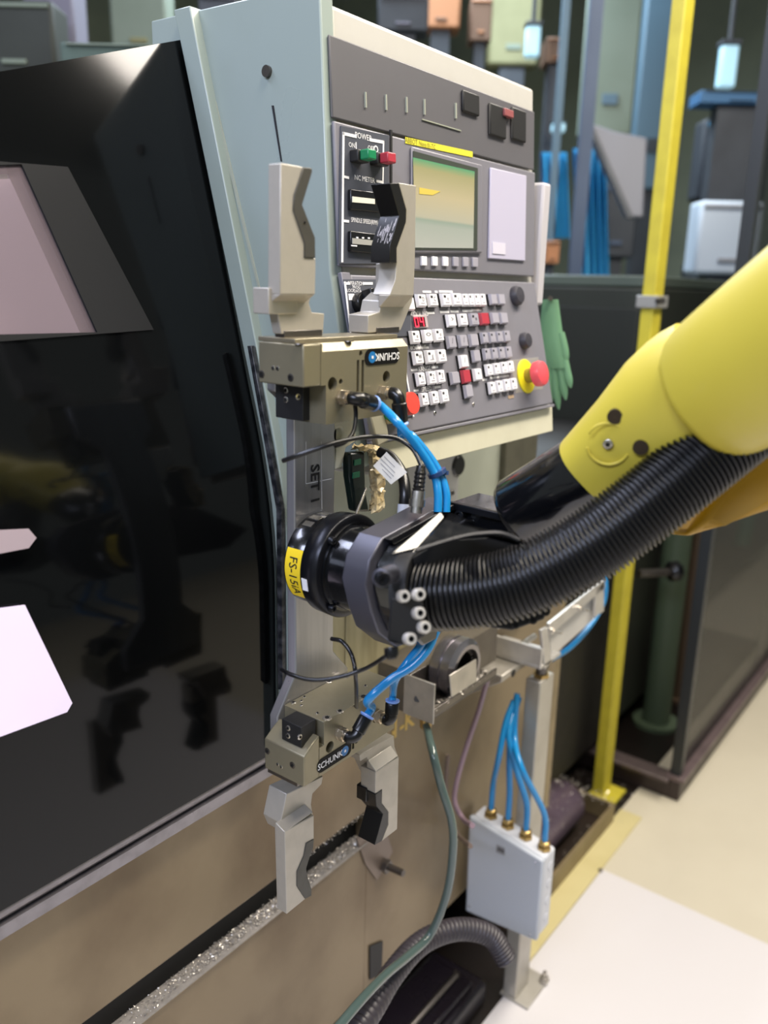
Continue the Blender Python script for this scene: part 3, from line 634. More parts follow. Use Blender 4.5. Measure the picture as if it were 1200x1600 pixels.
# base jaws
for (a, b_), yy in (((118, 415), .541), ((640, 895), .553)):
    xa = P(*c1(a, 1140), y=yy).x; xb = P(*c1(b_, 1130), y=.529).x; MB().box((xa, .529, 1.3752), (xb, yy, 1.3812), DSTEEL).build('base_jaw', gu, .0005)
# lower left finger
fll_up = [c5(130, 1090), c5(150, 1132), c5(300, 1046), c5(302, 1170), c5(262, 1192), c5(250, 1258), c5(214, 1340), c5(214, 1415), c5(258, 1482), c5(160, 1562), c5(152, 1130)]
fll_up = [c5(150, 1132), c5(302, 1046), c5(302, 1170), c5(262, 1192), c5(250, 1258), c5(214, 1340), c5(214, 1415), c5(258, 1482), c5(160, 1562)]
w0 = P(*c5(150, 1132), y=FY); w1 = P(*c5(300, 1046), y=FY); w2 = P(*c5(130, 1090), y=FB)
fll = finger(gl, fll_up, [c5(160, 935), c5(350, 842), c5(342, 885), c5(295, 935), c5(288, 990), c5(300, 1060), c5(150, 1140), c5(128, 1088)],
       [], ((w0.x, w0.z - .001), (w1.x, w2.z + .004)), .5325)
m = MB().prism([P(*c5(*q), y=FY - .001) for q in ((262, 1192), (302, 1170), (300, 1215), (282, 1258), (262, 1325), (270, 1370), (290, 1430), (290, 1466), (258, 1482), (214, 1415), (214, 1340), (250, 1258))], (0, .016, 0), PADG); m.build('jaw_pad', fll, .0006)
# lower right finger
w0 = P(*c5(625, 820), y=FY); w1 = P(*c5(742, 742), y=FY); w2 = P(*c5(600, 790), y=FB)
flr = finger(gl, [c5(622, 822), c5(744, 742), c5(736, 1118), c5(655, 1182), c5(690, 1095), c5(690, 1030), c5(655, 985), c5(658, 912), c5(622, 935)],
       [c5(540, 732), c5(718, 632), c5(722, 690), c5(742, 742), c5(735, 790), c5(625, 850), c5(600, 790), c5(578, 745), c5(545, 765)],
       [], ((w0.x, w0.z), (w1.x, w0.z + .010)), .540)
m = MB().prism([P(*c5(*q), y=FY - .001) for q in ((622, 938), (658, 912), (655, 985), (690, 1030), (688, 1095), (655, 1182), (618, 1202), (635, 1140), (662, 1040), (628, 1000))], (0, .026, 0), PAD); m.build('jaw_pad', flr, .0006)
m = MB().box((P(*c5(575, 900), y=.53).x, .53, P(*c5(600, 960), y=.53).z), (P(*c5(622, 900), y=.53).x + .006, .545, P(*c5(600, 890), y=.53).z), BLK); m.build('pad_backing', flr, .001)
for a, b_ in ((60, 190), ):
    MB().box((.541, .512, .930), (.600, .5545, .9365), DSTEEL).build('base_jaw', gl, .0005)
MB().box((.628, .528, .930), (.688, .5545, .9365), DSTEEL).build('base_jaw', gl, .0005)

# ================================================================ FORCE SENSOR + WRIST
AX, AZ_ = .6165, 1.1475
fs_ = thing('force_sensor', 'black round force sensor with yellow label fixed to the plate', 'sensor', (AX, .556, AZ_))
m = MB(); m.lathe((AX, .556, AZ_), -Y_, [(0, .0475), (.024, .0475), (.0245, .047), (.0245, .04)], BLKG, 64); sb = m.build('sensor_body', fs_, angle=50)
RL = .0478
def onring(a, y, r=RL): return Vector((AX + r * math.cos(a), y, AZ_ + r * math.sin(a)))
m = MB(); a0, a1 = math.radians(154), math.radians(222); n = 24
vs = []; fs = []
for k in range(n + 1):
    a = a0 + (a1 - a0) * k / n; vs += [onring(a, .5545), onring(a, .5335)]
for k in range(n): fs.append((2 * k, 2 * k + 1, 2 * k + 3, 2 * k + 2))
m.add(vs, fs, YLAB); lb = m.build('yellow_label', fs_)
tv, tf = text_geo('FS-15iA', .0150, .92, .0001); am = math.radians(189)
MB().add([onring(am + a / RL, .544 - b_, RL + .0003) for a, b_ in tv], tf, INK).build('lettering', lb)
m = MB()
for a in (64, 78, 90, 104, 118): p = onring(math.radians(a), .546, .0476); m.obox(p, Vector((-math.sin(math.radians(a)), 0, math.cos(math.radians(a)))), Y_, Vector((math.cos(math.radians(a)), 0, math.sin(math.radians(a)))), .007, .012, .0008, STEEL)
m.build('bright_tab', fs_)

rob = thing('robot_arm', 'yellow robot arm with black wrist reaching in from the right', 'robot', tuple(P(1000, 640, d=.68)))
m = MB(); m.lathe((AX, .5314, AZ_), -Y_, [(0, .050), (.002, .0525), (.022, .0535), (.0235, .052), (.0235, .046)], BLKA, 64); fl_ = m.build('tool_flange', rob, angle=50)
a = math.radians(190); p = onring(a, .523, .0532); e_ = Vector((-math.sin(a), 0, math.cos(a))); MB().obox(p, e_, Y_, Vector((math.cos(a), 0, math.sin(a))), .013, .007, .0006, WINK).build('sticker', fl_)
m = MB(); m.lathe((AX, .508, AZ_), -Y_, [(0, .046), (.003, .046), (.003, .0435), (.048, .0425)], BLKG, 56); m.build('wrist_barrel', rob, angle=50)
for ang in (133, 228, 40): 
    a = math.radians(ang); p = Vector((AX + .0475 * math.cos(a), .508, AZ_ + .0475 * math.sin(a))); screw(rob, p, -Y_, .0042, BLKA, .006)
# faceted housing plate
HY0, HY1 = .460, .432
hp_ = [(598, 841), (578, 876), (571, 914), (580, 956), (592, 990), (620, 1012), (650, 1000), (668, 975), (800, 930), (830, 880), (770, 800), (706, 783), (690, 791)]
hpts = [P(*q, y=HY1) for q in hp_]
ctr = Vector((AX + .01, HY1, AZ_ + .004))
back_ring = [p + Y_ * (HY0 - HY1) for p in hpts]
m = MB(); m.loft([back_ring, hpts], SLATE); m.build('wrist_plate', rob, .0015)
# casting that carries the hose: box with rim, gusset and dark mouth
CXw = P(706, 783, y=HY1).x; zC = P(706, 783, y=HY1).z
inner = [P(604, 850, y=HY1), P(588, 880, y=HY1), P(582, 914, y=HY1), P(590, 952, y=HY1), P(604, 985, y=HY1), P(622, 1003, y=HY1), P(646, 992, y=HY1), P(664, 968, y=HY1), P(780, 925, y=HY1), P(770, 850, y=HY1), P(712, 800, y=HY1), P(694, 797, y=HY1)]
m = MB(); c0 = sum(inner, Vector()) / len(inner)
m.loft([inner, [p.lerp(c0, .06) - Y_ * .028 for p in inner]], BLKG); m.build('wrist_casting', rob, .002)
# top cover running towards the camera, with a raised rim
m = MB()
A0 = Vector((CXw, HY1, zC)); B0 = P(823, 809, x=CXw); B1 = P(842, 832, x=CXw); A1 = P(692, 790, y=HY1)
m.prism([A0, B0, B1, B1 + Vector((0, .004, -.05)), A0 + Vector((0, 0, -.055))], (.05, 0, 0), BLKG)
m.build('wrist_cover', rob, .002)
rim = MB(); th = .0045
rim.prism([A0 + Vector((-.002, 0, .001)), B0 + Vector((-.002, 0, .001)), B1 + Vector((-.002, 0, 0)), B1 + Vector((-.002, .004, -.004)), B0 + Vector((-.002, .004, -.006)), A0 + Vector((-.002, -.004, -.0065))], (-.006, 0, 0), BLKA)
rim.prism([P(598, 841, y=HY1), A1, A0, A0 + Vector((0, 0, -.006)), A1 + Vector((.002, 0, -.006)), P(606, 848, y=HY1)], (0, -.008, 0), BLKA)
rim.build('cover_rim', rob, .001)
for q in ((702, 803), (720, 806), (805, 830)): screw(rob, P(*q, x=CXw - .004), -X_ + Z_ * .3, .0055, BLKA, .006)
# gusset face, tilted to mirror the aisle lamp as a highlight, and ridge arch over the hose
hoseP = [P(652, 930, d=.705), P(700, 929, d=.695), P(760, 922, d=.686), P(820, 906, d=.678), P(890, 872, d=.670), P(950, 834, d=.664), P(1030, 773, d=.658), P(1110, 708, d=.655), P(1190, 645, d=.655), P(1270, 585, d=.655)]
hd = (hoseP[1] - hoseP[0]).normalized()
lampv = (Vector((1.0, -.35, 3.3)) - P(655, 838, d=.66)).normalized(); viewv = (EYE - P(655, 838, d=.66)).normalized(); gn = (lampv + viewv).normalized()
gc = P(655, 838, d=.655); G = MB(); g = [PP(*q, gc, gn) for q in ((611, 866), (652, 856), (694, 808), (688, 800))]
G.prism(g, gn * -.004, BLKG); G.build('gusset', rob, .0006)
hn = Vector((-.45, -.35, .82)).normalized(); hc_ = P(720, 826, d=.655); H_ = MB()
H_.prism([PP(*q, hc_, hn) for q in ((652, 858), (696, 812), (800, 838), (815, 846), (806, 840), (783, 833), (750, 833), (720, 838), (685, 848))], hn * -.004, BLKG); H_.build('hose_hood', rob, .0008)
MB().tube([PP(*q, hc_, hn) for q in ((650, 860), (685, 849), (720, 839), (750, 834), (783, 833.5), (812, 844))], .0018, BLKA, 8, 6).build('hood_lip', rob)
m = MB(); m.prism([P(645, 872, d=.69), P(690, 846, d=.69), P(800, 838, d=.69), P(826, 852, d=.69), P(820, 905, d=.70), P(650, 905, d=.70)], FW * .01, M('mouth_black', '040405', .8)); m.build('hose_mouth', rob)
m = MB(); m.lathe(hoseP[0] - hd * .012, hd, [(0, .036), (.010, .037), (.014, .036), (.014, .03)], BLKM, 40); m.build('hose_socket', rob)
# chrome bolts and lower bracket
for q in ((628, 932), (652, 929), (652, 958), (660, 980), (638, 998)): screw(rob, P(*q, d=.655), Vector((-.45, -.75, .35)), .0050, M('zinc_bolt', 'd2cec8', .4, .5), .007)
bb = P(598, 905, d=.655); ax_ = Vector((-.55, -.72, .1)).normalized()
MB().lathe(P(612, 896, d=.672), (P(596, 903, d=.648) - P(612, 896, d=.672)), [(0, .0075), (.026, .0075), (.027, .006)], SLATE, 20).build('bolt_boss', rob); screw(rob, P(596, 903, d=.647), ax_, .006, BLKA, .006)
m = MB(); m.prism([P(612, 935, d=.664), P(660, 935, d=.658), P(668, 990, d=.665), P(640, 1010, d=.672), P(606, 1002, d=.676)], FW * .03, BLKM); m.build('cable_bracket', rob, .0015)
m = MB(); pp_ = P(611, 1012, d=.675); m.lathe(pp_, Vector((-.3, -.4, -.8)), [(0, .006), (.006, .006), (.009, .004)], BLK, 14); m.build('cable_gland', rob)
m = MB(); m.prism([P(670, 975, d=.70), P(790, 962, d=.70), P(860, 945, d=.70), P(850, 968, d=.70), P(800, 985, d=.70), P(720, 975, d=.70)], FW * .035, BLKM); m.build('under_cover', rob, .002)
for q in ((805, 975), (832, 968), (852, 955)): screw(rob, P(*q, d=.697), -FW, .004, BLKM, .003)
# arm: black joint, yellow forearm, big rear cover
def ring(c, ax, r, n=36, sq=2.0, flat=1.0):
    ax = ax.normalized(); e1 = ax.cross(FW).normalized(); e2 = e1.cross(ax).normalized(); out = []
    for k in range(n):
        t = 2 * math.pi * k / n; cs, sn = math.cos(t), math.sin(t)
        out.append(c + e1 * r * math.copysign(abs(cs) ** (2 / sq), cs) + e2 * r * flat * math.copysign(abs(sn) ** (2 / sq), sn))
    return out
q0, q1, q2, q3 = P(812, 800, d=.775), P(922, 735, d=.735), P(1075, 612, d=.675), P(1290, 470, d=.575)
ax1 = q1 - q0; ax2 = q2 - q1
m = MB(); m.loft([ring(q0 - ax1.normalized() * .012, ax1, .020), ring(q0 - ax1.normalized() * .006, ax1, .031), ring(q0, ax1, .0345), ring(q1, ax1, .0350)], BLKG); m.build('wrist_joint', rob, angle=50)
m = MB(); m.loft([ring(q1, ax2, .0358, sq=2.6), ring(q1 + ax2 * .03, ax2, .0362, sq=2.6), ring(q1.lerp(q2, .45), ax2, .043, sq=2.8), ring(q1.lerp(q2, .8), ax2, .051, sq=2.8), ring(q2, ax2, .052, sq=2.6), ring(q2.lerp(q3, .12), ax2, .052, sq=2.4), ring(q2.lerp(q3, .25), ax2, .050)], YEL); fo = m.build('forearm', rob, angle=50)
m = MB(); ax3 = q3 - q2; a3 = ax3.normalized()
cb = P(1112, 614, d=.653)
m.loft([ring(cb - a3 * .002, ax3, .050), ring(cb, ax3, .055), ring(cb + a3 * .006, ax3, .0575), ring(cb + ax3 * .5, ax3, .062), ring(cb + ax3, ax3, .066), ring(cb + ax3 * 2.6, ax3, .074), ring(cb + ax3 * 2.64, ax3, .068)], YEL); m.build('rear_cover', rob, angle=50)
# round holes and embossed ring on the forearm
def on_arm(px, py, off=0.):
    """hit the forearm surface: march towards the axis plane facing the camera"""
    best = None
    for k in range(400):
        d = .55 + k * .0006; p = P(px, py, d=d); t = max(0, min(1, (p - q1).dot(ax2) / ax2.length_squared)); c = q1 + ax2 * t; r = .0362 + (.052 - .0362) * min(t / .8, 1)
        v = p - c; e1 = ax2.normalized().cross(FW).normalized(); e2 = e1.cross(ax2.normalized()).normalized()
        s_ = (abs(v.dot(e1) / r) ** 2.7 + abs(v.dot(e2) / r) ** 2.7)
        if s_ <= 1: return P(px, py, d=d - off), -e2 if e2.dot(FW) > 0 else e2
    return P(px, py, d=.68), -FW
for q in ((961, 651), (1001, 699)):
    p, n_ = on_arm(*q); MB().lathe(p - n_ * .003, n_, [(0, .0062), (.0042, .0062), (.0042, .0001)], M('hole_brown', '2e2008', .6), 24, cap=False).build('hole_plug', rob)
p, n_ = on_arm(950, 694)
ad = ax2.normalized()
for s0, s1 in ((-40, 110), (150, 290)):
    pts = []; side_ = n_.cross(ad)
    for k in range(13):
        t = math.radians(s0 + (s1 - s0) * k / 12); pts.append(p + (ad * math.cos(t) + side_ * math.sin(t)) * .0175 - n_ * .0002)
    MB().tube(pts, .0011, YEL, 8, 2).build('embossed_ring', rob)
screw(rob, p, n_, .0042, STEEL, .002)
# lower amber casting behind the hose
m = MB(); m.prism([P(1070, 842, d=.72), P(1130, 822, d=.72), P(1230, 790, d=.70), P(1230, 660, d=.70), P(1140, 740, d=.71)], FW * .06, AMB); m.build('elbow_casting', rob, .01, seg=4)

# corrugated hose
def hose_r(i, n): return .0
cs = spline(hoseP, 60); L = sum((cs[i + 1] - cs[i]).length for i in range(len(cs) - 1)); NR = 92; per = 6
acc = [0]
for i in range(len(cs) - 1): acc.append(acc[-1] + (cs[i + 1] - cs[i]).length)
hp2 = []; j = 0
for k in range(NR * per + 1):
    s_ = L * k / (NR * per)
    while j < len(acc) - 2 and acc[j + 1] < s_: j += 1
    f = (s_ - acc[j]) / max(acc[j + 1] - acc[j], 1e-9); hp2.append(cs[j].lerp(cs[j + 1], f))
rr = [.0292, .0303, .0303, .0292, .0268, .0268]
hz_ = MB(); hz_.tube(hp2, 0, RUB, 40, 1, rf=lambda i, n: rr[i % per])
hb = hz_.build('corrugated_hose', angle=60); tag(hb, 'thick black corrugated hose curving from the wrist to the yellow arm', 'hose')

# ================================================================ TUBES AND CABLES
def tubeobj(name, label, cat, pts, r, mat, n=10, group=None, sub=10):
    o = MB().tube(pts, r, mat, n, sub).build(name, angle=60); return tag(o, label, cat, group)
tubeobj('air_tube', 'blue air tube from the front fitting of the upper gripper', 'tube', [e1, e1 + d1 * .012, P(622, 661, d=.775), P(655, 702, d=.79), P(678, 740, d=.80), P(684, 770, d=.80), P(684, 800, d=.80)], .0042, BLUE, group='blue tubes on the upper gripper')
tubeobj('air_tube', 'blue air tube from the right fitting of the upper gripper', 'tube', [e2, e2 + d2 * .012, P(642, 680, d=.795), P(670, 712, d=.802), P(688, 742, d=.806), P(697, 770, d=.806), P(697, 800, d=.806)], .0040, BLUE, group='blue tubes on the upper gripper')
tc_ = P(683, 739, d=.803); dt = (P(689, 770, d=.80) - P(660, 705, d=.79)).normalized()
m = MB(); m.lathe(tc_ - dt * .002, dt, [(0, .0096), (.004, .0096)], M('clear_blue_tie', '28406a', .3), 16); m.obox(tc_ + RT * .009, RT, UP, FW, .004, .004, .004, MATS['clear_blue_tie']); tag(m.build('cable_tie'), 'cable tie around the pair of blue upper tubes', 'cable tie')
tubeobj('air_tube', 'thick blue air tube from the front fitting of the lower gripper', 'tube', [e3, e3 + d3 * .010, P(575, 1094, d=.80), P(610, 1062, d=.80), P(645, 1040, d=.80), P(668, 1015, d=.80), P(682, 985, d=.80)], .0044, BLUE, group='blue tubes on the lower gripper')
tubeobj('air_tube', 'blue air tube from the rear fitting of the lower gripper', 'tube', [e4, e4 + d4 * .008, P(618, 1062, d=.825), P(640, 1030, d=.82), P(660, 1005, d=.815), P(676, 980, d=.81)], .0040, BLUE, group='blue tubes on the lower gripper')
tubeobj('sensor_cable', 'thin black cable looping across the plate to the chrome connector', 'cable', [P(442, 720, d=.755), P(470, 710, d=.745), P(520, 693, d=.745), P(570, 683, d=.77), P(615, 684, d=.79), P(643, 700, d=.79), P(657, 725, d=.785), P(658, 735, d=.782)], .0022, RUB)
tubeobj('sensor_cable', 'thin black cable dropping from the upper gripper behind the loop', 'cable', [P(554, 625, y=.494), P(556, 650, d=.77), P(552, 675, d=.765), P(540, 690, d=.76), P(523, 697, d=.755)], .0021, RUB)
tubeobj('sensor_cable', 'thin black cable looping under the wrist past the plate', 'cable', [P(440, 1046, d=.79), P(455, 1054, d=.775), P(485, 1062, d=.765), P(525, 1059, d=.76), P(570, 1045, d=.755), P(600, 1027, d=.73), P(612, 1017, d=.69)], .0020, RUB)
tubeobj('sensor_cable', 'thin black cable arching down to the lower gripper top', 'cable', [P(518, 998, d=.80), P(535, 1003, d=.79), P(550, 1025, d=.785), P(556, 1060, d=.785), P(557, 1108, y=.505)], .0021, RUB)
cn = thing('cable_connector', 'chrome round connector with black grommet behind the wrist', 'connector', tuple(P(650, 800, d=.785)))
pa, pb = P(650, 802, d=.785), P(658, 728, d=.785); dd = (pb - pa).normalized(); Lc = (pb - pa).length
m = MB(); m.lathe(pa, dd, [(0, .0058), (.006, .0058), (.006, .0075), (.013, .0078), (.013, .0066), (.021, .0066)], STEEL, 18); m.build('coupling_nut', cn)
m = MB(); m.lathe(pa + dd * .021, dd, [(0, .0055), (.002, .0062)] + [(.003 + k * .002, .0058 if k % 2 else .0050) for k in range(9)] + [(.024, .0042)], RUB, 16); m.build('grommet', cn)
tg = thing('tagged_cable', 'black cable with a white paper tag behind the plate', 'cable', tuple(P(632, 800, d=.83)))
m = MB().tube([P(630, 800, d=.83), P(633, 770, d=.83), P(628, 740, d=.84), P(612, 716, d=.85), P(594, 706, d=.86)], .0058, RUB, 12, 8); m.build('cable', tg)
m = MB(); m.lathe(P(631, 802, d=.83), P(632, 786, d=.83) - P(631, 802, d=.83), [(0, .0068), (.009, .0068)], WHT, 14); m.build('sleeve', tg)
m = MB(); pg = [P(583, 728, d=.83), P(604, 706, d=.83), P(636, 738, d=.82), P(611, 757, d=.82)]; m.prism(pg, FW * .0006, M('paper', 'd2d0cc', .7)); pt_ = m.build('paper_tag', tg)
ex = (pg[2] - pg[1]).normalized(); ey = (pg[1] - pg[0]).normalized(); m = MB()
for k, (u, v, l) in enumerate(((.35, .75, .016), (.4, .55, .022), (.5, .38, .02), (.6, .22, .014))):
    c = pg[0] + (pg[3] - pg[0]) * u + (pg[1] - pg[0]) * v - FW * .0004; m.obox(c, ex, ey, FW, l, .0006, .0002, M('grey_print', '8a8a8e', .7))
m.build('print', pt_)
wr = thing('wrapped_switch', 'dark green black switch box half wrapped in crumpled film', 'switch', tuple(P(575, 800, y=.552)))
m = MB(); m.prism([P(547, 708, y=.548), P(571, 706, y=.548), P(572, 765, y=.548), P(578, 800, y=.548), P(556, 800, y=.548), P(548, 745, y=.548)], (0, .012, 0), M('dark_green_black', '0f1a17', .3)); m.build('switch_body', wr, .003)
for q in ((558, 722), (556, 742)): c = P(*q, y=.5478); MB().obox(c, X_, Y_, Z_, .011, .002, .006, M('green_label', '1c5a40', .4)).build('green_label', wr)
film = M('crumpled_film', 'b09c72', .2, 0, .6, 90, .8, dark='e0d4b4'); 
m = MB(); random.seed(11)
pts = [P(560, 698, y=.552), P(585, 705, y=.548), P(588, 735, y=.546), P(590, 765, y=.548), P(588, 797, y=.548)]; sp_ = spline(pts, 7); rings = []
for i, p in enumerate(sp_):
    rings.append([p + Vector((math.cos(2 * math.pi * k / 14), math.sin(2 * math.pi * k / 14) * .6, rnd(-.3, .3))) * (.0105 * rnd(.65, 1.2)) for k in range(14)])
m.loft(rings, film); m.build('film_wrap', wr, angle=20)
tubeobj('steel_wire', 'short grey wire leaning on the dark switch box', 'wire', [P(572, 763, y=.543), P(564, 785, y=.541), P(557, 803, y=.54)], .0018, STEEL)

# ================================================================ TRAY WITH RING
tr = thing('part_tray', 'steel trough on the brown panel with swarf along its edge', 'tray', (.99, .66, .80))
TX0, TX1, TY0, TY1 = .925, 1.105, .600, .655
z0, z1 = .815, .862
PLT_ = M('tray_plate', 'b2ada4', .3, .6, .3, 30)
m = MB(); m.box((TX0 - .003, TY0, z0 - .012), (TX0, TY1, z1 + .006), PLT_); ep = m.build('end_plate', tr, .001)
m = MB(); m.cyl(P(652, 1092, x=TX0 - .0035), P(652, 1092, x=TX0 - .0031), .005, BLKM, 14); m.build('end_hole', tr)
m = MB(); m.box((TX0, TY0, z0 - .003), (TX1, TY1, z0), DSTEEL).box((TX0, TY0, z0), (TX1, TY0 + .003, z0 + .012), DSTEEL).box((TX0, TY1 - .003, z0), (TX1, TY1, z1), DSTEEL); m.build('trough', tr, .0008)
m = MB(); fa = [P(703, 1056, y=TY0 - .001), P(745, 1030, y=TY0 - .001), P(745, 1065, y=TY0 - .001), P(706, 1090, y=TY0 - .001)]; m.prism(fa, (0, .003, 0), PLT_); m.build('front_guard', tr, .001)
m = MB(); pn = P(672, 1128, y=.64); m.cyl(Vector((.945, .628, z0 - .001)), Vector((.945, .628, z0 - .035)), .0115, BRASS, 14, .009); m.build('drain_nozzle', tr)
m = MB().box((TX0 + .02, .6552, .79), (1.20, .7212, .86), M('dark_bar', '5d564c', .4, .3, .3, 30)); m.build('mounting_bar', tr, .001)
rg = thing('bearing_ring', 'polished grey steel ring standing in the trough', 'ring', (1.02, .63, .817))
rc = P(711, 1040, y=.63) + Vector((0, .006, 0)); m = MB(); 
prof = [(0, .034), (0, .047), (.004, .048), (.016, .048), (.0165, .0455), (.020, .0455), (.0205, .048), (.034, .048), (.036, .044), (.040, .040), (.040, .033)]
m.lathe(rc + Y_ * .012, -Y_, prof, M('polished_ring', '9a969c', .22, .9), 56, cap=False); m.lathe(rc + Y_ * .012, -Y_, [(.040, .033), (.030, .031), (0, .034)], DSTEEL, 56, cap=False); m.build('outer_ring', rg, angle=40)
m = MB()
for k in range(24):
    a = 2 * math.pi * k / 24; d = Vector((math.cos(a), 0, math.sin(a))); m.obox(rc + d * .029 - Y_ * .012, Vector((-d.z, 0, d.x)), Y_, d, .004, .016, .006, DSTEEL)
m.lathe(rc + Y_ * .010, -Y_, [(0, .031), (.001, .031), (.001, .0001)], BLKM, 40, cap=False); m.build('inner_teeth', rg)
ch = MB(); swarf(420, lambda: rnd(.93, 1.10), lambda: rnd(.604, .62), lambda: rnd(.815, .822), .0008, .003); swarf(160, lambda: rnd(.925, 1.1), lambda: rnd(.600, .6035), lambda: rnd(.822, .829), .0008, .0026)
tag(ch.build('swarf', angle=1), 'bright metal swarf lying along the edge of the small trough', 'swarf', kind='stuff')
tubeobj('drain_hose', 'clear green drain hose hanging from the trough to the floor', 'hose', [Vector((.945, .628, z0 - .03)), P(676, 1175, d=1.18), P(690, 1230, d=1.18), P(706, 1285, d=1.19), P(707, 1335, d=1.2), P(697, 1400, d=1.22), P(672, 1460, d=1.24), P(640, 1492, d=1.195), P(604, 1522, d=1.13), P(565, 1562, d=1.06), P(520, 1615, d=1.0)], .0062, M('clear_hose', '4a5b58', .12, spec=.8), 12)
tubeobj('signal_cable', 'mauve cable running from the trough down to the junction box', 'cable', [P(762, 1060, y=.63), P(748, 1110, y=.66), P(728, 1170, y=.68), P(713, 1225, y=.69), P(711, 1255, y=.69), P(724, 1280, y=.67), P(738, 1290, d=1.37)], .0048, M('mauve_cable', '8a7480', .4))
tubeobj('signal_cable', 'brown cable behind the drain hose entering the box side', 'cable', [P(700, 1180, y=.715), P(697, 1230, y=.71), P(704, 1275, y=.70), P(716, 1305, y=.69), P(735, 1322, d=1.38)], .0042, M('brown_cable', '6f6058', .4))

# ================================================================ STAND, SENSOR FRAME, JUNCTION BOX
sd_ = thing('support_post', 'grey square tube post standing on the floor behind the junction box', 'post', (1.32, .625, 0))
SX0, SX1, SY0, SY1 = 1.292, 1.348, .609, .640
zt_ = .726
MB().box((SX0, SY0, .006), (SX1, SY1, zt_), POSTW).build('tube', sd_, .003)
MB().box((SX0 - .004, SY0 - .03, 0.004), (SX1 + .038, SY1 + .004, .010), POSTW).build('foot_plate', sd_, .001)
m = MB(); c = Vector((1.372, .585, .012)); m.lathe(c, Z_, [(0, .010), (.003, .010)], STEEL, 16); m.lathe(c, Z_, [(.003, .008), (.011, .008)], STEEL, 6); m.cyl(c + Z_ * .011, c + Z_ * .022, .0042, STEEL, 10); m.build('anchor_bolt', sd_)
m = MB(); c = Vector((1.318, .622, zt_)); m.lathe(c, Z_, [(0, .016), (.006, .016)], BRASS, 6); m.lathe(c, Z_, [(.006, .011), (.020, .011), (.020, .014), (.032, .014)], DSTEEL, 16); m.build('top_bolt', sd_)
fr_ = thing('aluminium_bracket', 'aluminium bracket of flat bars under the hose on top of the post', 'bracket', (1.32, .62, .758))
AF = M('raw_aluminium', 'c6c3bf', .3, .6, .2, 40)
fy = .598
def bar(q, t=.006, y=fy): return MB().prism([P(*k, y=y) for k in q], (0, t, 0), AF)
bar([(846, 985), (856, 980), (862, 1032), (852, 1046)]).build('upright', fr_, .0008)
bar([(858, 975), (945, 905), (946, 918), (860, 992)]).build('top_bar', fr_, .0008)
bar([(931, 918), (944, 908), (944, 955), (930, 964)]).build('end_bar', fr_, .0008)
MB().prism([P(*k, y=fy + .012) for k in ((858, 985), (936, 925), (934, 962), (862, 1026))], (0, .0025, 0), GLASS('clear_cover', 'cfccc8', .75, .2)).build('back_cover', fr_)
for q in ((862, 985), (904, 950)): 
    p = P(*q, y=fy); screw(fr_, p, -Y_, .0055, STEEL, .005); MB().cyl(p, p - Y_ * .02, .0028, STEEL, 10).build('bolt_thread', fr_)
zb = .766
m = MB(); m.box((1.262, fy, zb), (1.345, .720, zb + .006), AF).box((1.262, fy, zb + .006), (1.268, .720, zb + .04), AF); m.build('base_angle', fr_, .001)
m = MB(); m.cyl((1.272, .655, zb + .022), (1.345, .655, zb + .022), .006, STEEL, 12).cyl((1.262, .705, zb + .05), (1.42, .705, zb + .05), .008, AF, 12); m.build('cross_rod', fr_)
for q in (.665, .632): screw(fr_, Vector((1.300, q, zb + .006)), Z_, .0065, DSTEEL, .006)
m = MB(); m.prism([Vector((1.20, y, z)) for y, z in ((.640, .764), (.7205, .764), (.7205, .71), (.70, .71), (.640, .752))], (.115, 0, 0), PLT_); m.build('wall_bracket', fr_, .002)
m = MB(); m.cyl((1.24, .6398, .755), (1.24, .639, .755), .007, BLKM, 14); m.build('bracket_hole', fr_)
tubeobj('air_tube', 'blue air tube looping behind the aluminium frame', 'tube', [P(862, 1030, y=.625), P(890, 1012, y=.63), P(920, 980, y=.63), P(941, 945, y=.63), P(946, 915, y=.63), P(940, 885, y=.64)], .0055, BLUE)

jb = thing('junction_box', 'light grey plastic junction box with four brass glands on the post', 'junction box', tuple(P(790, 1450, x=1.236)))
XL = 1.236
f4 = [P(734, 1277, x=XL), P(847, 1347, x=XL), P(837, 1470, x=XL), P(728, 1423, x=XL)]
bk = Vector((.056, 0, 0)); m = MB(); m.prism([p + Vector((.014, 0, 0)) for p in f4], bk - Vector((.014, 0, 0)), WHT); m.build('box', jb, .005, seg=3)
ctr = sum(f4, Vector()) / 4
m = MB(); m.prism([ctr + (p - ctr) * 1.02 for p in f4], (.013, 0, 0), LID); ld = m.build('lid', jb, .004, seg=3)
for q in ((740, 1287), (837, 1347), (733, 1416), (828, 1460)): MB().cyl(P(*q, x=XL - .0002), P(*q, x=XL - .0008), .0024, DSTEEL, 10).build('lid_screw', ld)
m = MB().prism([P(776, 1319, x=XL - .0002), P(789, 1325, x=XL - .0002), P(789, 1337, x=XL - .0002), P(775, 1331, x=XL - .0002)], (-.0006, 0, 0), M('label_grey', '8e8f94', .5)); lb = m.build('label', ld)
m = MB()
for k in range(3): m.prism([P(778 + k * 3.5, 1323.5 + k * 1.6, x=XL - .001), P(780 + k * 3.5, 1324.5 + k * 1.6, x=XL - .001), P(780 + k * 3.5, 1330 + k * 1.6, x=XL - .001), P(778 + k * 3.5, 1329 + k * 1.6, x=XL - .001)], (-.0002, 0, 0), INK)
m.build('print', lb)
m = MB()
for k in range(4):
    c = f4[1].lerp(f4[2], .17 + .22 * k) + Vector((.036, -.0004, 0)); m.lathe(c, -Y_, [(0, .009), (.0012, .008), (.0012, .0001)], WHT, 16, cap=False)
m.build('knockout', jb)
tops = [f4[0].lerp(f4[1], t) + Vector((.035, 0, -.001)) for t in (.17, .41, .66, .91)]
ends = []
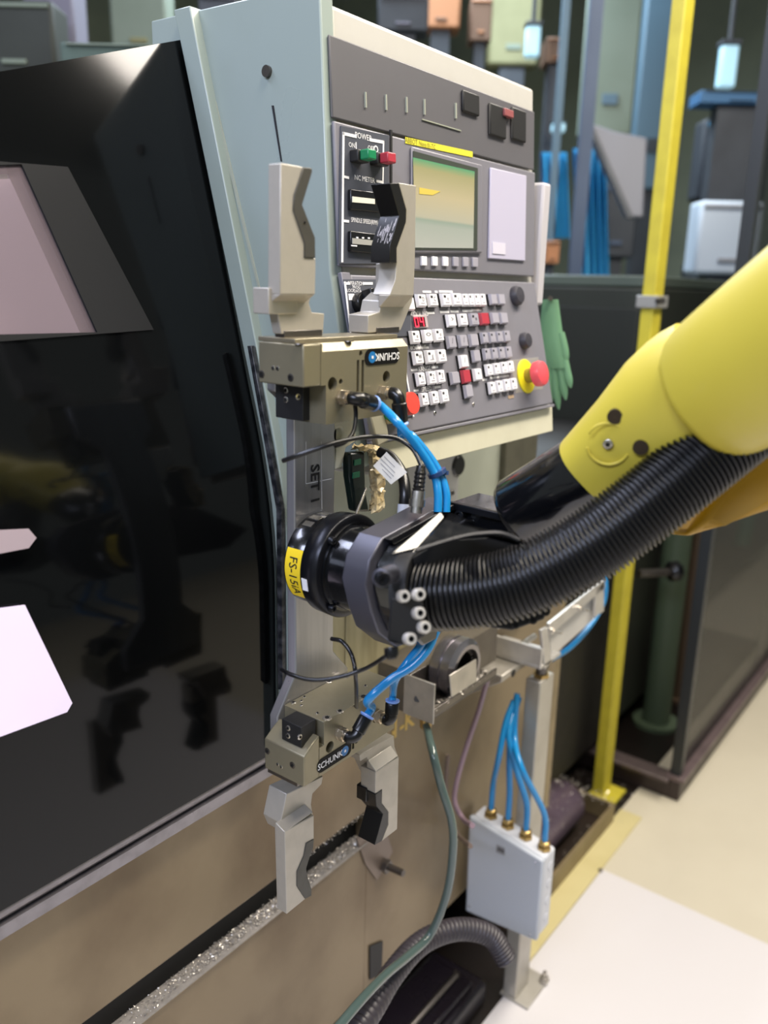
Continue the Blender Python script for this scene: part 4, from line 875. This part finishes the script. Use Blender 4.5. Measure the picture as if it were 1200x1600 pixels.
for k, c in enumerate(tops):
    g = MB(); g.lathe(c, Z_, [(0, .0135), (.007, .0135)], BRASS, 6); g.lathe(c, Z_, [(.007, .0075), (.010, .0075)], BRASS, 14); g.lathe(c, Z_, [(.010, .0115), (.016, .0115), (.018, .0068)], BRASS, 6); g.build('cable_gland', jb, .0005)
    ends.append(c + Z_ * .016)
m = MB(); c = f4[3].lerp(f4[2], .6) + Vector((.03, 0, -.002)); m.cyl(c, c - Z_ * .012, .013, BLK, 18); m.build('bottom_gland', jb)
src = [P(803, 1095, y=.655), P(807, 1090, y=.66), P(811, 1090, y=.655), P(808, 1084, y=.65)]
mids = [[P(790, 1130, y=.655), P(779, 1185, y=.655), P(775, 1235, y=.655)], [P(798, 1135, y=.65), P(796, 1195, y=.645), P(797, 1245, y=.635)], [P(795, 1145, y=.645), P(806, 1200, y=.625), P(818, 1255, y=.61)], [P(804, 1150, y=.640), P(815, 1200, y=.60), P(836, 1240, y=.575)]]
nm = ('first', 'second', 'third', 'fourth')
for k in range(4):
    tubeobj('air_tube', 'blue tube entering the %s brass gland from the left on the grey box' % nm[k], 'tube', [src[k]] + mids[k][:2] + [ends[k] + Z_ * .045 + (mids[k][1] - ends[k]) * .12, ends[k] + Z_ * .012, ends[k] - Z_ * .004], .0058, BLUE, group='blue tubes into the junction box')
    
# ================================================================ FLOOR LEVEL THINGS
tro = thing('chip_pan', 'brown steel chip pan on the floor beyond the junction box', 'pan', (1.8, .75, 0))
PANM = M('brown_pan', '857658', .4, .3, .4, 12, dark='5c4e38'); PAND = M('pan_inside', '2c241f', .35, .2, .4, 14)
MB().box((1.45, .692, .003), (2.0, .700, .062), PANM).build('side_wall', tro, .001)
MB().box((1.992, .70, .003), (2.0, 1.0, .062), PANM).build('end_wall', tro, .001)
MB().box((1.45, .70, .003), (1.992, 1.0, .008), PAND).build('pan_bottom', tro)
MB().box((1.62, .6915, .001), (1.623, .7005, .0625), DSTEEL).build('weld_seam', tro)
dr = MB(); dr.lathe((1.60, .80, .075), (1, 0, 0), [(0, .05), (.01, .062), (.30, .062), (.32, .05), (.325, .03), (.325, .001)], M('drum_grey', '5c4f5c', .3, .2, .5, 14, dark='2c232c'), 32); tag(dr.build('drive_drum', angle=50), 'dark mauve drum lying in the brown chip pan', 'drum')
ch = MB(); swarf(260, lambda: rnd(1.60, 1.93), lambda: rnd(.72, .86), lambda: .1385 - .0, .0015, .0035)
for k in range(len(ch.v) // 4):
    p = ch.v[4 * k]; yy = p.y; dzz = math.sqrt(max(.062 ** 2 - (yy - .80) ** 2, 0)) + .076 - .1385
    if abs(yy - .8) > .06: dzz = -.125
    for i in range(4): ch.v[4 * k + i].z += dzz
swarf(240, lambda: rnd(1.97, 2.03), lambda: rnd(.70, .98), lambda: rnd(.063, .066), .001, .004); swarf(200, lambda: rnd(2.0, 2.2), lambda: rnd(.66, .95), lambda: rnd(.004, .008), .001, .004)
tag(ch.build('swarf', angle=1), 'metal swarf specks on the dark drum and pan rim', 'swarf', kind='stuff')
cdt = [P(520, 1660, d=1.05), P(575, 1585, d=1.12), P(615, 1520, d=1.20), P(660, 1472, d=1.27), P(715, 1452, d=1.31), P(765, 1462, d=1.33), P(792, 1500, d=1.33)]
c_s = spline(cdt, 26); cm = MB(); cm.tube(c_s, 0, M('grey_conduit', '3a363c', .4, 0, .4, 40), 20, 1, rf=lambda i, n: .0175 if i % 3 else .0155); tag(cm.build('conduit', angle=60), 'grey corrugated conduit arching over the floor under the box', 'conduit')
pm = thing('pump_unit', 'low black pump unit on the floor at the bottom edge', 'pump', (1.13, .70, .003))
PMK = M('pump_black', '17131a', .25, 0, .4, 14, dark='0b090c')
MB().box((.98, .655, .003), (1.255, .79, .06), PMK).build('casing', pm, .012, seg=4)
MB().box((1.02, .67, .06), (1.22, .775, .075), PMK).build('top_cover', pm, .004)
MB().tube([(1.03, .70, .085), (1.20, .70, .085)], .006, DSTEEL, 10, 2).box((1.20, .694, .07), (1.206, .706, .09), DSTEEL).box((1.03, .694, .07), (1.036, .706, .09), DSTEEL).build('handle', pm)
fb = MB(); c = P(938, 1361, z=.004); fb.lathe(c, Z_, [(0, .006), (.004, .006), (.005, .004), (.005, .0005)], DSTEEL, 12); tag(fb.build('floor_bolt'), 'small dark bolt at the corner of the white floor sheet', 'bolt')

# ================================================================ YELLOW POST AND FENCE
yp = thing('cage_post', 'tall yellow safety cage post standing beside the chip pan', 'post', (2.115, .778, 0))
MB().box((2.086, .762, .012), (2.146, .795, 2.6), POSTY).build('post', yp, .003)
MB().box((2.075, .72, .0035), (2.16, .80, .012), POSTY).build('foot_plate', yp, .001)
c = P(1028, 470, x=2.086); MB().box((2.076, .752, c.z - .018), (2.156, .805, c.z + .012), M('clamp_grey', '9a9a98', .4, .4)).build('clamp', yp, .002)
MB().cyl((2.08, .752, c.z), (2.07, .735, c.z), .008, DSTEEL, 10).build('clamp_bolt', yp)
c = P(985, 905, y=.755); m = MB(); m.cyl(c + Vector((.06, -.0, .0)), c + Vector((.16, -.05, -.01)), .012, DSTEEL, 12); m.lathe(c + Vector((.16, -.05, -.01)), Vector((.9, -.45, 0)), [(0, .02), (.01, .03), (.03, .03), (.04, .02)], BLK, 8); m.build('clamp_knob', yp)
fe = thing('safety_fence', 'smoked fence panel with dark kick rail right of the yellow post', 'fence', (2.7, .60, 0))
KICK = M('kick_rail', '3a302e', .4, .2, .4, 12)
MB().box((2.215, .585, .002), (5.0, .615, .06), KICK).box((2.215, .575, .06), (5.0, .63, .075), M('rail_worn', '6b5d5e', .35, .3, .4, 20)).build('kick_rail', fe, .002)
MB().box((2.215, .615, .002), (2.245, 1.3, .06), KICK).build('return_rail', fe, .002)
MB().box((2.19, .615, .06), (2.25, 1.3, .072), M('rail_worn2', '5b5050', .35, .3, .4, 20)).build('return_cap', fe, .002)
MB().box((2.24, .60, .075), (5.0, .606, 2.4), GLASS('smoked_polycarbonate', '12161a', .55, .3)).build('smoked_pane', fe)
for x in (2.225, 3.3, 4.4): MB().box((x, .59, .06), (x + .03, .62, 2.4), M('fence_frame', '22262a', .4)).build('frame_upright', fe, .001)

# things behind the fence
def bg(name, label, cat, px, py, wpx, hpx, d, mat, dep=.12, group=None, bev=.01, tilt=0.):
    c = P(px, py, d=d); s = d / FPX; t = thing(name, label, cat, tuple(c - Z_ * hpx * s / 2), group)
    return t, c, wpx * s, hpx * s
def bbox(name, label, cat, px, py, wpx, hpx, d, mat, trim=None, dep=.15, group=None, part='body', stand=True, base=0.):
    t, c, w_, h_ = bg(name, label, cat, px, py, wpx, hpx, d, mat)
    r = _r0; f = _h; MB().obox(c + f * dep / 2, r, f, Z_, w_, dep, h_, mat).build(part, t, min(w_, h_) * .06)
    if stand: zb = c.z - h_ / 2; MB().obox(Vector((c.x, c.y, (zb + base) / 2)) + f * dep / 2, r, f, Z_, w_ * .5, dep * .6, zb - base, c_dk).build('stand', t)
    if trim:
        MB().obox(c - f * .004 + Z_ * h_ * .42, r, f, Z_, w_ * .9, .01, h_ * .05, trim).build('rim', t, .002); MB().obox(c - f * .004 - Z_ * h_ * .3, r, f, Z_, w_ * .3, .012, h_ * .06, trim).build('handle', t, .002)
    return t
DKM = M('far_dark_green', '23281f', .6, 0, .5, 3, dark='12140f')
dk = thing('machine_cabinet', 'dark machine cabinet behind the yellow post', 'cabinet', (2.9, 1.2, 0))
MB().box((2.35, .86, .08), (3.1, 1.5, 1.44), DKM).build('body', dk, .01)
MB().box((2.345, .90, .9), (2.35, 1.45, 1.38), M('cabinet_door_dark', '1b1e18', .5)).build('door', dk, .002)
MB().box((1.66, .84, .10), (2.33, 1.5, 1.05), M('black_guard', '12110f', .5, 0, .4, 10)).build('guard_box', dk, .01)
MB().box((2.35, .86, 1.44), (3.1, 1.5, 1.47), M('cabinet_edge', '4a544c', .5)).build('top_edge', dk, .004)
t = thing('dark_backing_block', 'long dark block added behind the smoked fence to darken the view', 'backdrop', (3.9, 1.2, 0)); MB().box((3.12, 1.0, .06), (5.0, 1.5, 1.25), DKM).build('housing', t, .01); MB().box((3.12, .99, 1.25), (5.0, 1.5, 1.29), MATS['cabinet_edge']).build('top_edge', t, .004); MB().box((3.3, .985, .3), (4.2, 1.0, 1.0), MATS['cabinet_door_dark']).build('access_panel', t, .003)  # dark block added to darken what shows through the pane
gp = M('pale_green_pipe', '5a6a54', .5); bpz = M('brown_pipe', '6a5846', .5); dgp = M('green_hose_far', '1f5a42', .5)
for x, y, mt, lab, r in ((2.62, .80, gp, 'pale green pipe rising behind the smoked fence', .045), (2.85, .80, bpz, 'brown pipe rising behind the smoked fence', .03)):
    t = thing('standpipe', lab, 'pipe', (x, y, .003)); MB().cyl((x, y, .003), (x, y, 1.2), r, mt, 18).build('pipe', t); MB().lathe((x, y, .003), Z_, [(0, r * 1.7), (.015, r * 1.7), (.015, r)], mt, 18).build('flange', t)
tubeobj('far_hose', 'dark green hose hanging behind the fence at the right edge', 'hose', [(3.5, .8, 1.4), (3.45, .78, 1.0), (3.35, .76, .7), (3.25, .75, .5)], .03, dgp, 12)
# green glove
gv = thing('rubber_glove', 'pale green rubber glove hanging fingers down beside the console', 'glove', tuple(P(872, 545, x=1.30)))
GL = GLASS('glove_green', '6f9c78', .7, .5)
def gq(px, py, dx=0.): return P(px, py, x=1.30 + dx)
m = MB(); rings = []
for (l, r_, y, th_) in ((848, 872, 468, .008), (845, 876, 500, .010), (846, 880, 530, .012), (852, 884, 556, .012), (858, 888, 575, .009)):
    a, b_ = gq(l, y), gq(r_, y); c = (a + b_) / 2; e = (b_ - a) / 2; rings.append([c + e * math.cos(2 * math.pi * k / 16) + X_ * th_ * math.sin(2 * math.pi * k / 16) for k in range(16)])
m.loft(rings, GL)
for pts, r_ in (([(860, 560), (860, 590), (862, 628)], .0068), ([(867, 565), (869, 600), (873, 640)], .0072), ([(875, 565), (879, 595), (884, 625)], .0070), ([(882, 562), (887, 585), (892, 606)], .0064), ([(876, 520), (882, 545), (885, 570)], .0066)):
    m.tube([gq(*q) for q in pts], r_, GL, 10, 6, rf=lambda i, n, r_=r_: r_ * (1 if i < n - 4 else (.9, .75, .5, .2)[i - n + 4]))
m.build('glove', gv, angle=60)
MB().cyl(gq(860, 466, -.02), gq(860, 466, .03), .004, DSTEEL, 10).build('hook', gv)
tag(MB().box((1.172, .61, 1.40), (1.196, .72, 1.575), M('cream_right_strip', 'b9b6bc', .5)).build('side_cover', bevel=.004), 'pale lilac cover strip along the right side of the console', 'cover')

# ================================================================ FAR HALL
c_bl = M('far_blue', '3a9cc8', .6, 0, .4, 4, dark='2478a4'); c_col = M('far_blue_steel', '3c4a60', .6, 0, .3, 3); c_gg = M('far_grey_green', '727d70', .7, 0, .4, 3, dark='56614f')
c_or = M('far_orange', '9a6844', .6); c_dk = M('far_dark', '30353c', .6, 0, .4, 6); c_pl = M('far_pale', 'a0abb6', .6); c_gr = M('far_grey', '8a8d93', .6); c_br = M('far_brown', '5f4634', .6)
c_ol = M('far_olive', '7a7856', .7, 0, .4, 3); c_pp = M('far_mauve', '6c6a78', .6); CYL = M('cyan_lamp', '9cc4d4', .5, emit=.45); c_tb = M('far_steel_blue', '4f6878', .6)
t = thing('steel_column', 'dark blue steel column in the background right of the console', 'column', tuple(P(896, 430, d=3.4) - Z_ * 1.4))
b0 = P(896, 430, d=3.4); MB().obox(Vector((b0.x, b0.y, 1.9)), _r0, _h, Z_, .038, .06, 3.8, c_col).obox(Vector((b0.x, b0.y, 1.9)) - _h * .035, _r0, _h, Z_, .05, .01, 3.8, c_col).build('column', t)
b1 = P(878, 100, d=3.5); MB().obox(Vector((b1.x, b1.y, 1.9)), _r0, _h, Z_, .03, .03, 3.8, c_tb).build('conduit_pipe', t)
cur = thing('blue_curtain', 'bright blue curtain hanging beside the dark blue column', 'curtain', tuple(P(900, 420, d=3.7)))
def curtain(x0, x1, y0, y1, d, mat):
    n = 24; vs = []; fs = []
    for k in range(n + 1):
        px = x0 + (x1 - x0) * k / n; dd = d + .03 * math.sin(k * 1.3); vs += [P(px, y0, d=dd), P(px + 4, y1, d=dd)]
    vs += [v + _h * .01 for v in vs]; o = 2 * (n + 1)
    for k in range(n): fs += [(2 * k, 2 * k + 1, 2 * k + 3, 2 * k + 2), (o + 2 * k, o + 2 * k + 2, o + 2 * k + 3, o + 2 * k + 1)]
    return MB().add(vs, fs, mat)
curtain(846, 886, 238, 372, 3.7, c_bl).build('left_drop', cur); curtain(896, 948, 232, 436, 3.75, c_bl).build('right_drop', cur)
t = thing('chute', 'grey slanted chute between the column and the yellow post', 'chute', tuple(P(1000, 335, d=3.6))); MB().prism([P(918, 190, d=3.5), P(962, 205, d=3.5), P(1012, 215, d=3.5), P(1006, 340, d=3.5), P(985, 340, d=3.5)], _h * .1, M('far_chute', '63656d', .6)).build('chute_body', t, .01); MB().prism([P(915, 186, d=3.49), P(922, 186, d=3.49), P(990, 340, d=3.49), P(980, 340, d=3.49)], _h * .03, c_dk).build('chute_edge', t)
bbox('storage_cabinet', 'tall grey green cabinet at the top between column and post', 'cabinet', 960, 70, 80, 260, 4.4, c_gg, c_tb)
bbox('storage_cabinet', 'steel blue cabinet right behind the top of the yellow post', 'cabinet', 1030, 120, 60, 330, 4.9, c_tb, c_dk)
bbox('control_box', 'dark box in the background below the orange tag', 'box', 965, 345, 60, 110, 4.2, c_dk, c_col)
bbox('parts_crate', 'orange brown crate above the console top edge', 'crate', 690, 10, 60, 60, 4.2, c_or, c_br)
bbox('parts_crate', 'dark brown crate right of the orange crate above the console', 'crate', 752, 30, 34, 60, 4.3, c_br, c_or)
bbox('wall_panel', 'olive panel on the wall above the right console corner', 'panel', 805, 30, 80, 130, 5.2, c_ol, c_gg)
bbox('motor_unit', 'dark motor unit above the middle of the console', 'motor', 630, 20, 80, 50, 3.6, c_dk, c_pp)
bbox('parts_crate', 'rust coloured crate left of the dark blue column', 'crate', 868, 78, 30, 36, 4.0, c_br, c_or)
bbox('switch_box', 'small dark box above the cream cabinet corner', 'box', 340, 14, 60, 34, 2.6, c_dk, c_pp)
bbox('orange_tag', 'small orange box under the blue curtain', 'box', 864, 394, 20, 34, 3.3, c_or, c_br)
bbox('storage_cabinet', 'pale green cabinet above the black door', 'cabinet', 215, 20, 90, 130, 3.4, c_gg, c_ol)
bbox('motor_unit', 'mauve grey motor unit above the black door', 'motor', 75, 20, 80, 90, 3.0, c_pp, c_dk)
bbox('green_machine', 'dark green machine at the top left corner', 'machine', 20, 60, 130, 110, 2.8, DKM, c_gg)
bbox('roof_rail', 'dark green top beam along the black door', 'beam', 190, 92, 190, 44, 2.2, M('far_green', '3e5048', .6), c_gg)
for px, py, w_, h_, lab in ((832, 66, 22, 44, 'glowing cyan lamp above the right end of the console'), (95, 8, 38, 40, 'glowing cyan lamp above the black door'), (1136, 105, 26, 60, 'pale glowing lamp behind the fence at top right'), (872, 200, 20, 14, 'small cyan lamp left of the column')):
    t, c, ww, hh = bg('hanging_lamp', lab, 'lamp', px, py, w_, h_, 4.0, CYL); MB().obox(c, _r0, _h, Z_, ww, .06, hh, CYL).build('lamp_tube', t, .01); MB().obox(c + Z_ * hh * .55, _r0, _h, Z_, ww * 1.2, .08, hh * .12, c_dk).build('lamp_hood', t, .004); MB().cyl(c + Z_ * hh * .55, Vector((c.x, c.y, 4.6)), .012, c_dk, 8).build('hanger_rod', t)
bbox('equipment_cabinet', 'pale blue grey cabinet behind the fence right of the yellow post', 'cabinet', 1140, 372, 100, 110, 3.6, M('far_pale_blue', 'b4c0cc', .6), c_gr, base=1.2905)  # paler blue grey than the cabinets beside it
bbox('cable_duct', 'blue duct crossing behind the fence at top right', 'duct', 1160, 152, 130, 18, 3.7, M('far_duct', '2c587e', .6), c_dk, base=1.2905)
bbox('equipment_cabinet', 'dark blue equipment cabinet behind the fence at top right', 'cabinet', 1150, 250, 110, 120, 4.0, c_dk, c_bl, base=1.2905)
bbox('equipment_cabinet', 'grey cabinet behind the fence beside the yellow arm', 'cabinet', 1120, 452, 90, 80, 4.4, c_dk, c_gr, base=1.2905)
print('objects', len(bpy.data.objects))
